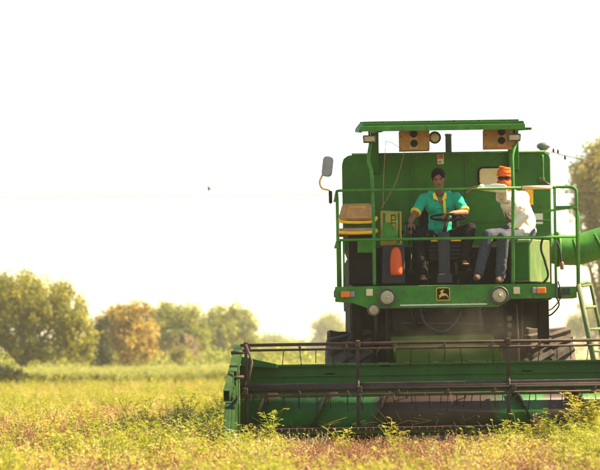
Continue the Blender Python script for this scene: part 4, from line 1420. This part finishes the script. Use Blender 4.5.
def plant_geo(seed, h, n_stems, spread, leaf, w, fern=True, density=1.0, droop=0.2):
    rg = random.Random(seed)
    V, Fc, T = [], [], []
    SV, SF, ST = [], [], []
    for s in range(n_stems):
        a = rg.uniform(0, 2 * PI)
        lean = rg.uniform(0.15, 1.0) * spread
        hh = h * rg.uniform(0.62, 1.05)
        base = Vector((rg.uniform(-.02, .02), rg.uniform(-.02, .02), 0))
        pts = []
        for k in range(6):
            t = k / 5
            pts.append(base + Vector((math.cos(a) * lean * t * t, math.sin(a) * lean * t * t, hh * t)) + rv(rg) * 0.008 * k)
        add_stem(SV, SF, ST, pts, 0.0035, rg.random())
        nl = int(hh / 0.028 * density)
        for q in range(nl):
            t = 0.12 + 0.88 * (q + rg.random()) / nl
            f = t * 5
            i = min(4, int(f))
            p = pts[i].lerp(pts[i + 1], f - i)
            ba = rg.uniform(0, 2 * PI)
            d = Vector((math.cos(ba), math.sin(ba), rg.uniform(-0.1, 0.9)))
            d.normalize()
            tint = rg.random()
            if fern:
                L_ = leaf * rg.uniform(1.6, 3.0)
                m = rg.randint(3, 5)
                side = d.cross(Vector((0, 0, 1))).normalized()
                for e in range(m):
                    pp = p + d * L_ * (e + 0.6) / m + Vector((0, 0, -droop * L_ * (e / m) ** 2))
                    for sgn in (-1, 1):
                        add_leaf(V, Fc, T, pp, (side * sgn + d * 0.6 + rv(rg) * 0.35), Vector((0, 0, 1)) + rv(rg) * 0.4, leaf * rg.uniform(.7, 1.1), w * rg.uniform(.7, 1.1), min(1, max(0, tint + rg.uniform(-.15, .15))))
            else:
                add_leaf(V, Fc, T, p, d + rv(rg) * 0.3 + Vector((0, 0, rg.uniform(-.8, .5))), rv(rg), leaf * rg.uniform(.6, 1.2), w * rg.uniform(.6, 1.2), tint)
    return V, Fc, T, SV, SF, ST


def crop_source(name, seed, h, n, spread, leaf, w, m, fern=True, density=1.0):
    V, Fc, T, SV, SF, ST = plant_geo(seed, h, n, spread, leaf, w, fern, density)
    b = len(V)
    me = mesh_of(name, V + SV, Fc + [tuple(i + b for i in f) for f in SF], T + ST, m)
    return bpy.data.objects.new(name, me)


crop_col = bpy.data.collections.new('crop_sources')
srcs = []
for i in range(4):
    srcs.append(crop_source('source_%02d' % len(srcs), 20 + i, 0.34 + 0.03 * i, 5, 0.16, 0.019, 0.0065, LM['green'], density=0.75))
for i in range(3):
    srcs.append(crop_source('source_%02d' % len(srcs), 30 + i, 0.30, 5, 0.17, 0.019, 0.0065, LM['lime'], density=0.8))
for i in range(4):
    srcs.append(crop_source('source_%02d' % len(srcs), 40 + i, 0.30, 7, 0.13, 0.024, 0.0060, LM['dry'], fern=False, density=1.3))
for i in range(3):
    srcs.append(crop_source('source_%02d' % len(srcs), 50 + i, 0.32, 8, 0.15, 0.030, 0.0050, LM['straw'], fern=False, density=1.2))
for i in range(3):
    srcs.append(crop_source('source_%02d' % len(srcs), 60 + i, 0.62, 6, 0.2, 0.060, 0.020, LM['bright'], density=0.5))
for o in srcs:
    crop_col.objects.link(o)


def scatter(name, pts, rots, scls, idxs, label=None, cat=None):
    me = bpy.data.meshes.new(name)
    me.from_pydata(pts, [], [])
    a = me.attributes.new('rot', 'FLOAT_VECTOR', 'POINT')
    a.data.foreach_set('vector', [c for r in rots for c in r])
    a = me.attributes.new('scl', 'FLOAT', 'POINT')
    a.data.foreach_set('value', scls)
    a = me.attributes.new('idx', 'INT', 'POINT')
    a.data.foreach_set('value', idxs)
    o = link(name, me)
    g = bpy.data.node_groups.new(name + '_nodes', 'GeometryNodeTree')
    g.interface.new_socket('Geometry', in_out='INPUT', socket_type='NodeSocketGeometry')
    g.interface.new_socket('Geometry', in_out='OUTPUT', socket_type='NodeSocketGeometry')
    gi, go = g.nodes.new('NodeGroupInput'), g.nodes.new('NodeGroupOutput')
    ci = g.nodes.new('GeometryNodeCollectionInfo')
    ci.inputs['Collection'].default_value = crop_col
    ci.inputs['Separate Children'].default_value = True
    ci.inputs['Reset Children'].default_value = True
    ip = g.nodes.new('GeometryNodeInstanceOnPoints')
    ip.inputs['Pick Instance'].default_value = True
    def named(n, t):
        x = g.nodes.new('GeometryNodeInputNamedAttribute')
        x.data_type = t
        x.inputs[0].default_value = n
        return x.outputs[0]
    g.links.new(gi.outputs[0], ip.inputs['Points'])
    g.links.new(ci.outputs[0], ip.inputs['Instance'])
    g.links.new(named('idx', 'INT'), ip.inputs['Instance Index'])
    g.links.new(named('scl', 'FLOAT'), ip.inputs['Scale'])
    er_ = g.nodes.new('FunctionNodeEulerToRotation')
    g.links.new(named('rot', 'FLOAT_VECTOR'), er_.inputs[0])
    g.links.new(er_.outputs[0], ip.inputs['Rotation'])
    g.links.new(ip.outputs[0], go.inputs[0])
    md = o.modifiers.new('scatter', 'NODES')
    md.node_group = g
    o['kind'] = 'stuff'
    if label:
        tag(o, label, cat)
    return o


rg = random.Random(5)
pts, rots, scls, idxs = [], [], [], []
y = 11.0
while y < 75:
    step = 0.105 if y < 21 else 0.105 + (y - 21) * 0.0075
    half = 0.155 * y + (4.0 if y < 40 else 3.0)
    x = -half
    while x < half:
        px_, py_ = x + rg.uniform(-.6, .6) * step, y + rg.uniform(-.6, .6) * step
        x += step
        if HX0 - 0.16 < px_ < HX1 + 0.16 and 19.80 < py_ < 70:
            continue
        n1 = noise.noise(Vector((px_ * 0.55, py_ * 0.22, 1.0)))
        n2 = noise.noise(Vector((px_ * 1.6, py_ * 0.8, 7.0)))
        v = n1 * 1.05 + n2 * 0.55 + rg.gauss(0, 0.24)
        far = min(1, max(0, (py_ - 22) / 16))
        v += 0.30 * far - 0.20
        if v > 0.23:
            k = rg.randint(0, 3)
        elif v > -0.03:
            k = rg.randint(4, 6)
        elif v > -0.15:
            k = rg.randint(11, 13)
        else:
            k = rg.randint(7, 10)
        if 13 < py_ < 22 and rg.random() < 0.03:
            k = rg.randint(0, 3)
        s = rg.uniform(0.62, 1.15) * (1.0 + 0.16 * n1)
        if HX0 - 0.3 < px_ and py_ < 20:
            s *= 0.88 if py_ > 15.5 else 0.95
        elif rg.random() < 0.03:
            s *= 1.35
            k = rg.choice((0, 1, 2, 3, 5))
        pts.append((px_, py_, G - 0.01))
        rots.append((rg.uniform(-.12, .12), rg.uniform(-.12, .12), rg.uniform(0, 2 * PI)))
        scls.append(s)
        idxs.append(k)
    y += step * 0.95
scatter('crop_field', pts, rots, scls, idxs, 'dense low yellow-green and dry brown crop covering the whole field', 'crop')
print('CROP', len(pts))
# taller bright green strip at the far edge
pts, rots, scls, idxs = [], [], [], []
for i in range(11000):
    y = rg.uniform(74, 104)
    x = rg.uniform(-0.17 * y - 4, 0.17 * y + 4)
    hgt = 0.9 + 0.25 * noise.noise(Vector((x * 0.25, y * 0.25, 4)))
    pts.append((x, y, G))
    rots.append((0, 0, rg.uniform(0, 2 * PI)))
    scls.append(hgt * rg.uniform(0.8, 1.15))
    idxs.append(rg.randint(14, 16) if rg.random() < 0.9 else rg.randint(4, 6))
scatter('tall_crop_strip', pts, rots, scls, idxs, 'taller bright green crop strip at the far edge of the field', 'crop')


chaff = link('chaff', mesh_of('chaff', *_ch, LM['dry']))
chaff['kind'] = 'stuff'
tag(chaff, 'chopped straw caught on the reel and header trough', 'chaff')


# individual taller weeds in front of the header
def weed(px, py_top, Y, h, n, spread, leaf, w, m, seed, label, density=1.0, stem='bark'):
    c = W(px, py_top, Y)
    c.z = G
    V, Fc, T, SV, SF, ST = plant_geo(seed, h, n, spread, leaf, w, True, density)
    t = thing('weed_plant', label, 'plant', c, 'taller weeds standing in front of the header')
    link('foliage', mesh_of('foliage', V, Fc, T, m), t)
    link('stems', mesh_of('stems', SV, SF, ST, m), t)


weed(592, 380, 19.0, 0.62, 26, 0.36, 0.030, 0.0085, LM['lime'], 71, 'large feathery yellow-green bush in front of the header at the picture corner', 1.25)
weed(268, 388, 19.1, 0.50, 8, 0.24, 0.034, 0.010, LM['green'], 72, 'tall leafy plant before the end of the green auger tube', 0.9)
weed(342, 412, 19.2, 0.35, 5, 0.17, 0.030, 0.009, LM['green'], 73, 'low leafy plant just before the reel spider beside the green auger', 0.9)
weed(397, 402, 19.2, 0.38, 5, 0.15, 0.030, 0.009, LM['lime'], 74, 'upright leafy plant where green auger paint turns to bare brown steel', 0.9)
weed(536, 408, 19.2, 0.42, 6, 0.16, 0.030, 0.009, LM['dry'], 75, 'dry brown plant before the second reel spider under the mirrored flighting', 0.9)
weed(246, 412, 19.0, 0.38, 5, 0.15, 0.030, 0.009, LM['green'], 76, 'small leafy plant at the foot of the pointed header divider', 0.9)


# ================================================================ TREES
def tree(name, label, px, d, blobs, cols, n_clump, per, leaf, seed, trunk_r=0.16, cat='tree', trans=0.38, n_limb=10, clump_r=0.42, depth=0.9, base_dx=0, group='trees along the far field edge'):
    """blobs: (photo x, y, radius x, radius y) of crown lobes, in photo pixels at distance d"""
    rg = random.Random(seed)
    base = W(px, 366, d)
    base.z = G
    t = thing(name, label, cat, base, group)
    k = d / F
    lobes = []
    for (bx_, by_, rx_, ry_) in blobs:
        c = W(bx_, by_, d)
        c.y += rg.uniform(-.3, .3) * rx_ * k
        lobes.append((c - base, Vector((rx_ * k, max(rx_, ry_) * k * depth, ry_ * k))))
    wts = [r.x * r.y * r.z for c, r in lobes]
    V, Fc, T = [], [], []
    cents = []
    for i in range(n_clump):
        c, r = rg.choices(lobes, wts)[0]
        u = rv(rg) * (rg.random() ** 0.38)
        p = c + Vector((u.x * r.x, u.y * r.y, u.z * r.z))
        if p.z < 0.25:
            continue
        cents.append(p)
        ct = rg.random()
        cr_ = clump_r * rg.uniform(0.6, 1.35)
        for j in range(per):
            q = p + rv(rg) * cr_ * rg.random() ** 0.5
            q.z -= 0.3 * cr_ * rg.random()
            if q.z < 0.05:
                continue
            add_leaf(V, Fc, T, q, rv(rg), rv(rg), leaf * rg.uniform(.6, 1.3), leaf * rg.uniform(.22, .42), min(1, max(0, 0.65 * ct + 0.35 * rg.random())))
    # strays that break the outline
    for i in range(n_clump // 3):
        c, r = rg.choice(lobes)
        u = rv(rg) * rg.uniform(0.95, 1.22)
        p = c + Vector((u.x * r.x, u.y * r.y, u.z * r.z))
        if p.z < 0.5:
            continue
        for j in range(per // 3):
            add_leaf(V, Fc, T, p + rv(rg) * clump_r * 0.9 * rg.random(), rv(rg), rv(rg), leaf, leaf * 0.3, rg.random())
    link('crown', mesh_of('crown', V, Fc, T, leaf_mat(name + ' leaves', cols, trans)), t)
    mb = MB()
    top = Vector((0, 0, min(c.z for c, r in lobes) * 0.6))
    top.x += rg.uniform(-.3, .3)
    mb.tube(smooth_path([Vector((0, 0, -0.1)), Vector((rg.uniform(-.1, .1), 0, top.z * 0.5)), top], 4), trunk_r, 8, trunk_r * 0.7)
    for i in range(n_limb):
        e = rg.choice(cents)
        m_ = top.lerp(e, 0.5) + Vector((rg.uniform(-.3, .3), rg.uniform(-.3, .3), rg.uniform(0.0, .5)))
        mb.tube(smooth_path([top - Vector((0, 0, .1)), m_, e], 4), trunk_r * 0.55, 6, trunk_r * 0.10)
    bmesh.ops.translate(mb.bm, verts=mb.bm.verts, vec=base)
    mb.build('trunk', M['bark'], t)
    return t


OLIVE = [(0.09, 0.095, 0.010), (0.24, 0.23, 0.016), (0.42, 0.37, 0.028)]
GREENS = [(0.09, 0.115, 0.014), (0.21, 0.23, 0.022), (0.37, 0.36, 0.035)]
GOLD = [(0.10, 0.085, 0.02), (0.26, 0.185, 0.03), (0.42, 0.29, 0.045), (0.56, 0.42, 0.09)]
DARK = [(0.022, 0.03, 0.010), (0.04, 0.05, 0.014), (0.07, 0.075, 0.02)]
tree('acacia_tree', 'wide spreading olive acacia tree, largest and nearest of the far trees', 28, 105,
     [(8, 296, 48, 27), (45, 303, 40, 26), (-28, 305, 40, 30), (70, 322, 26, 28), (82, 338, 15, 20), (40, 326, 34, 22), (62, 345, 20, 12), (-5, 322, 36, 20), (-30, 335, 30, 22), (80, 352, 12, 8), (18, 342, 26, 15), (48, 350, 18, 10), (-10, 346, 22, 12), (30, 354, 14, 8)], OLIVE, 600, 72, 0.15, 101, 0.20, n_limb=18, clump_r=0.42)
tree('dark_bush', 'low dark bush at the foot of the spreading acacia', 12, 72, [(6, 373, 12, 8), (20, 376, 9, 6), (-8, 373, 14, 9)], DARK, 80, 40, 0.09, 102, 0.04, cat='bush', clump_r=0.15, group=None, n_limb=4)
tree('young_tree', 'narrow dark green young tree between acacia and golden tree', 101, 116, [(101, 326, 9, 12), (100, 342, 10, 14), (103, 355, 9, 10), (99, 362, 8, 6)], DARK, 80, 46, 0.15, 103, 0.08, clump_r=0.3)
tree('golden_tree', 'rounded golden-orange tree beyond the field', 128, 124, [(128, 320, 25, 16), (116, 332, 17, 18), (146, 334, 12, 17), (107, 326, 10, 10), (130, 342, 20, 18), (136, 309, 12, 7), (118, 313, 9, 6), (122, 356, 14, 10), (146, 354, 12, 11)], GOLD, 210, 66, 0.17, 104, 0.17, n_limb=16)
tree('green_tree', 'bushy green tree behind the brown palm', 176, 165, [(166, 314, 14, 11), (188, 318, 15, 14), (176, 322, 16, 14), (156, 322, 8, 9), (160, 330, 12, 18), (198, 336, 12, 20), (178, 338, 20, 18), (160, 352, 12, 12), (194, 353, 13, 12), (176, 354, 14, 10)], GREENS, 230, 62, 0.23, 105, 0.2, n_limb=14, clump_r=.5)
tree('green_tree', 'tall pale green tree next to the harvester header', 226, 190, [(230, 313, 16, 9), (240, 319, 14, 11), (216, 318, 12, 10), (211, 332, 11, 14), (244, 328, 14, 18), (226, 338, 22, 18), (212, 346, 14, 14), (246, 346, 14, 14), (222, 355, 16, 9), (240, 356, 16, 8)], GREENS, 240, 62, 0.25, 106, 0.24, n_limb=14, clump_r=.55)
tree('shrub', 'small light green shrub at the foot of the brown palm', 179, 118, [(179, 355, 7, 8), (181, 350, 4, 7)], [(0.12, 0.13, 0.03), (0.2, 0.2, 0.05), (0.28, 0.26, 0.08)], 30, 36, 0.12, 107, 0.04, cat='shrub', clump_r=0.2, group=None, n_limb=3)
tree('hazy_tree', 'faint hazy tree seen above the reel bars', 272, 430, [(268, 345, 16, 12), (284, 348, 14, 11), (255, 350, 12, 10)], GREENS, 120, 36, 0.56, 108, 0.4, clump_r=1.2)
tree('hazy_tree', 'pale low tree seen through the reel tines', 300, 450, [(300, 350, 16, 9), (315, 349, 10, 11)], GREENS, 90, 36, 0.56, 109, 0.4, clump_r=1.2)
tree('hazy_tree', 'rounded hazy grey-green tree touching the front tyre', 330, 400, [(328, 324, 14, 10), (320, 332, 9, 10), (338, 333, 12, 12), (328, 344, 16, 12)], GREENS, 170, 38, 0.52, 110, 0.4, clump_r=1.1)
tree('tall_tree', 'tall yellow-olive tree behind the unloading auger', 604, 108, [(606, 160, 24, 24), (592, 188, 24, 28), (583, 168, 10, 12), (582, 205, 12, 18), (618, 195, 30, 40), (600, 220, 24, 22), (585, 180, 10, 16), (610, 250, 30, 24), (622, 290, 30, 30)], [(0.15, 0.13, 0.025), (0.29, 0.245, 0.04), (0.43, 0.35, 0.065)], 480, 60, 0.19, 111, 0.26, n_limb=18, clump_r=0.5, group=None)
tree('roadside_tree', 'pale tree low behind the ladder', 592, 300, [(584, 318, 12, 16), (598, 322, 14, 18), (575, 330, 10, 12), (608, 316, 14, 20)], GREENS, 150, 36, 0.4, 112, 0.28, clump_r=.8, group=None)

def wood(name, label, cat, y0, y1, x0, x1, h0, h1, n, per, leaf, clump, cols, seed):
    """a far mass of scrub or wood that reads as one band"""
    rg = random.Random(seed)
    V, Fc, T = [], [], []
    for i in range(n):
        x, y = rg.uniform(x0, x1), rg.uniform(y0, y1)
        hh = h0 + (h1 - h0) * (0.5 + 0.8 * noise.noise(Vector((x * 0.8 / clump / 6, y * 0.03, seed))))
        c = Vector((x, y, G + hh * rg.random() ** 0.7))
        ct = rg.random()
        for j in range(per):
            q = c + rv(rg) * clump * rg.random() ** 0.5
            if q.z > G:
                add_leaf(V, Fc, T, q, rv(rg), rv(rg), leaf * rg.uniform(.6, 1.3), leaf * rg.uniform(.25, .45), 0.6 * ct + 0.4 * rg.random())
    o = link(name, mesh_of(name, V, Fc, T, leaf_mat(name + ' leaves', cols, 0.25)))
    o['kind'] = 'stuff'
    return tag(o, label, cat)


wood('undergrowth', 'dark scrub filling the foot of the far trees', 'scrub', 128, 150, -27, 4, 0.7, 1.9, 900, 26, 0.2, 0.45, GREENS, 201)
wood('distant_wood', 'pale distant woodland along the horizon', 'woodland', 520, 640, -125, 150, 2.5, 7.5, 1500, 22, 0.8, 1.8, GREENS, 202)

# palm with brown drooping fronds
pb = W(181, 366, 126)
pb.z = G
palm = thing('palm_tree', 'short palm with brown drooping dead fronds', 'palm', pb)
hgt = W(181, 332, 126).z - G
MB().tube([pb + Vector((0, 0, -0.1)), pb + Vector((0.1, 0, hgt))], 0.17, 10, 0.13).build('trunk', M['bark'], palm)
rg2 = random.Random(31)
fm_d = leaf_mat('dead frond', [(0.11, 0.08, 0.04), (0.19, 0.135, 0.07), (0.27, 0.20, 0.10)], 0.15)
fm_g = leaf_mat('green frond', [(0.05, 0.075, 0.015), (0.10, 0.13, 0.025), (0.16, 0.18, 0.04)], 0.25)
for k in range(36):
    a = rg2.uniform(0, 2 * PI)
    dead = k < 24
    V, Fc, T = [], [], []
    o_ = Vector((math.cos(a), math.sin(a), 0))
    L_ = rg2.uniform(1.0, 1.6)
    base = Vector((0.1, 0, hgt))
    prevp = base
    for j in range(1, 11):
        t = j / 10
        if dead:
            p = base + o_ * L_ * 0.75 * math.sin(t * 1.6) + Vector((0, 0, 0.25 * t - 1.65 * t * t * L_ / 1.3))
        else:
            p = base + o_ * L_ * t + Vector((0, 0, 0.9 * t - 1.1 * t * t))
        dd = (p - prevp).normalized()
        for s in (-1, 1):
            for e in range(2):
                sv = dd.cross(Vector((0, 0, 1)))
                if sv.length < 0.05:
                    sv = o_.cross(Vector((0, 0, 1)))
                add_leaf(V, Fc, T, prevp.lerp(p, e / 2), dd * 0.7 + sv.normalized() * s + Vector((0, 0, -0.4)), rv(rg2), 0.34, 0.022, rg2.random())
        add_leaf(V, Fc, T, prevp, dd, rv(rg2), (p - prevp).length * 1.1, 0.02, 0.5)
        prevp = p
    link('frond', mesh_of('frond', V, Fc, T, fm_d if dead else fm_g), palm)

# ================================================================ WIRES, CORD, BIRD
def wire(label, pts, r, name='overhead_wire', group='overhead wires', m='wire'):
    P_ = smooth_path(pts, 8)
    o = MB().tube(P_, r, 5).build(name, M[m], None, P_[0])
    return tag(o, label, 'wire' if name == 'overhead_wire' else 'cord', group)


wire('thin overhead wire crossing the sky, lower of the two', [W(-300, 199, 45), W(100, 196.5, 45), W(400, 194, 45), W(900, 190, 45)], 0.0105)
wire('thin overhead wire crossing the sky, upper of the two', [W(-300, 148, 50), W(60, 149, 50), W(330, 153, 50), W(900, 158, 50)], 0.009)
cd = wire('thin red and green cord running from the grain tank to the tall tree', [W(551, 152, 23.92), W(556, 153, 24), W(566, 156, 24.6), W(600, 163, 26.5), W(625, 168, 28), W(700, 178, 36)], 0.005, 'cord', None, 'rust')
for k, (px, py) in enumerate(((553.5, 150.5), (565, 157.5), (558, 151.5))):
    c = W(px, py, 24.2)
    MB().lathe([(0.004, -0.03), (0.014, -0.01), (0.012, 0.012), (0.004, 0.03)], c, 'z', 8).build('knot', M['rust'], cd)

bc = W(209, 190, 60)
bird = MB()
bird.lathe([(0.002, -0.09), (0.014, -0.06), (0.026, -0.01), (0.022, 0.03), (0.016, 0.05), (0.018, 0.065), (0.010, 0.085), (0.001, 0.10)], (0, 0, 0), 'x', 10)
bmesh.ops.transform(bird.bm, matrix=Matrix.Translation(bc) @ Matrix.Rotation(R(-35), 4, 'Y'), verts=bird.bm.verts)
bird_o = bird.build('bird', M['grey'], None, bc)
tag(bird_o, 'tiny dark bird flying in the pale sky', 'bird')
for s in (-1, 1):
    mb = MB()
    ps_ = [bc + Vector(v) for v in ((0.04, s * 0.015, 0.01), (-0.03, s * 0.015, 0.01), (-0.06, s * 0.13, 0.09), (-0.02, s * 0.14, 0.10), (0.03, s * 0.08, 0.07))]
    v0 = [mb.bm.verts.new(p) for p in ps_]
    v1 = [mb.bm.verts.new(p + Vector((0, 0, 0.006))) for p in ps_]
    mb.bm.faces.new(v0)
    mb.bm.faces.new(v1[::-1])
    for i in range(5):
        mb.bm.faces.new((v0[i], v1[i], v1[(i + 1) % 5], v0[(i + 1) % 5]))
    bmesh.ops.recalc_face_normals(mb.bm, faces=mb.bm.faces)
    mb.build('wing', M['grey'], bird_o)

# ================================================================ HAZE
hm = bpy.data.materials.new('haze air')
hm.use_nodes = True
hm.node_tree.nodes.clear()
ho = hm.node_tree.nodes.new('ShaderNodeOutputMaterial')
hv = hm.node_tree.nodes.new('ShaderNodeVolumePrincipled')
hv.inputs['Color'].default_value = (0.98, 0.95, 0.88, 1)
hv.inputs['Density'].default_value = 0.00042
hv.inputs['Anisotropy'].default_value = 0.3
hm.node_tree.links.new(hv.outputs[0], ho.inputs['Volume'])
haze = MB().box((-1600, -130, -1.2), (1600, 1600, 14.6)).build('haze', hm)
haze['kind'] = 'stuff'
tag(haze, 'warm pale haze hanging over the whole field', 'haze')

# thin dust thrown up above the middle of the header
dm = bpy.data.materials.new('crop dust')
dm.use_nodes = True
T_ = dm.node_tree
T_.nodes.clear()
do = T_.nodes.new('ShaderNodeOutputMaterial')
dv = T_.nodes.new('ShaderNodeVolumePrincipled')
dv.inputs['Color'].default_value = (0.86, 0.74, 0.55, 1)
tcd = T_.nodes.new('ShaderNodeTexCoord')
ndd = T_.nodes.new('ShaderNodeTexNoise')
ndd.inputs['Scale'].default_value = 2.2
ndd.inputs['Detail'].default_value = 3
gr = T_.nodes.new('ShaderNodeTexGradient')
gr.gradient_type = 'SPHERICAL'
mpd = T_.nodes.new('ShaderNodeMapping')
mpd.inputs['Scale'].default_value = (1 / 0.95, 1 / 0.55, 1 / 0.55)
T_.links.new(tcd.outputs['Object'], mpd.inputs['Vector'])
T_.links.new(mpd.outputs[0], gr.inputs[0])
T_.links.new(tcd.outputs['Object'], ndd.inputs['Vector'])
mrd = T_.nodes.new('ShaderNodeMapRange')
mrd.inputs[1].default_value = 0.42
mrd.inputs[2].default_value = 0.75
mrd.inputs[3].default_value = 0.0
mrd.inputs[4].default_value = 0.26
T_.links.new(ndd.outputs[0], mrd.inputs[0])
mud = T_.nodes.new('ShaderNodeMath')
mud.operation = 'MULTIPLY'
T_.links.new(gr.outputs['Fac'], mud.inputs[0])
T_.links.new(mrd.outputs[0], mud.inputs[1])
T_.links.new(mud.outputs[0], dv.inputs['Density'])
T_.links.new(dv.outputs[0], do.inputs['Volume'])
dc = Vector((1.75, 21.62, 0.98))
dme = bpy.data.meshes.new('dust_cloud')
bm = bmesh.new()
bmesh.ops.create_icosphere(bm, subdivisions=3, radius=1, matrix=Matrix.Diagonal((0.95, 0.55, 0.55, 1)))
bm.to_mesh(dme)
bm.free()
dme.materials.append(dm)
dcl = link('dust_cloud', dme, None, dc)
dcl['kind'] = 'stuff'
tag(dcl, 'thin dust hanging above the middle of the header', 'dust')
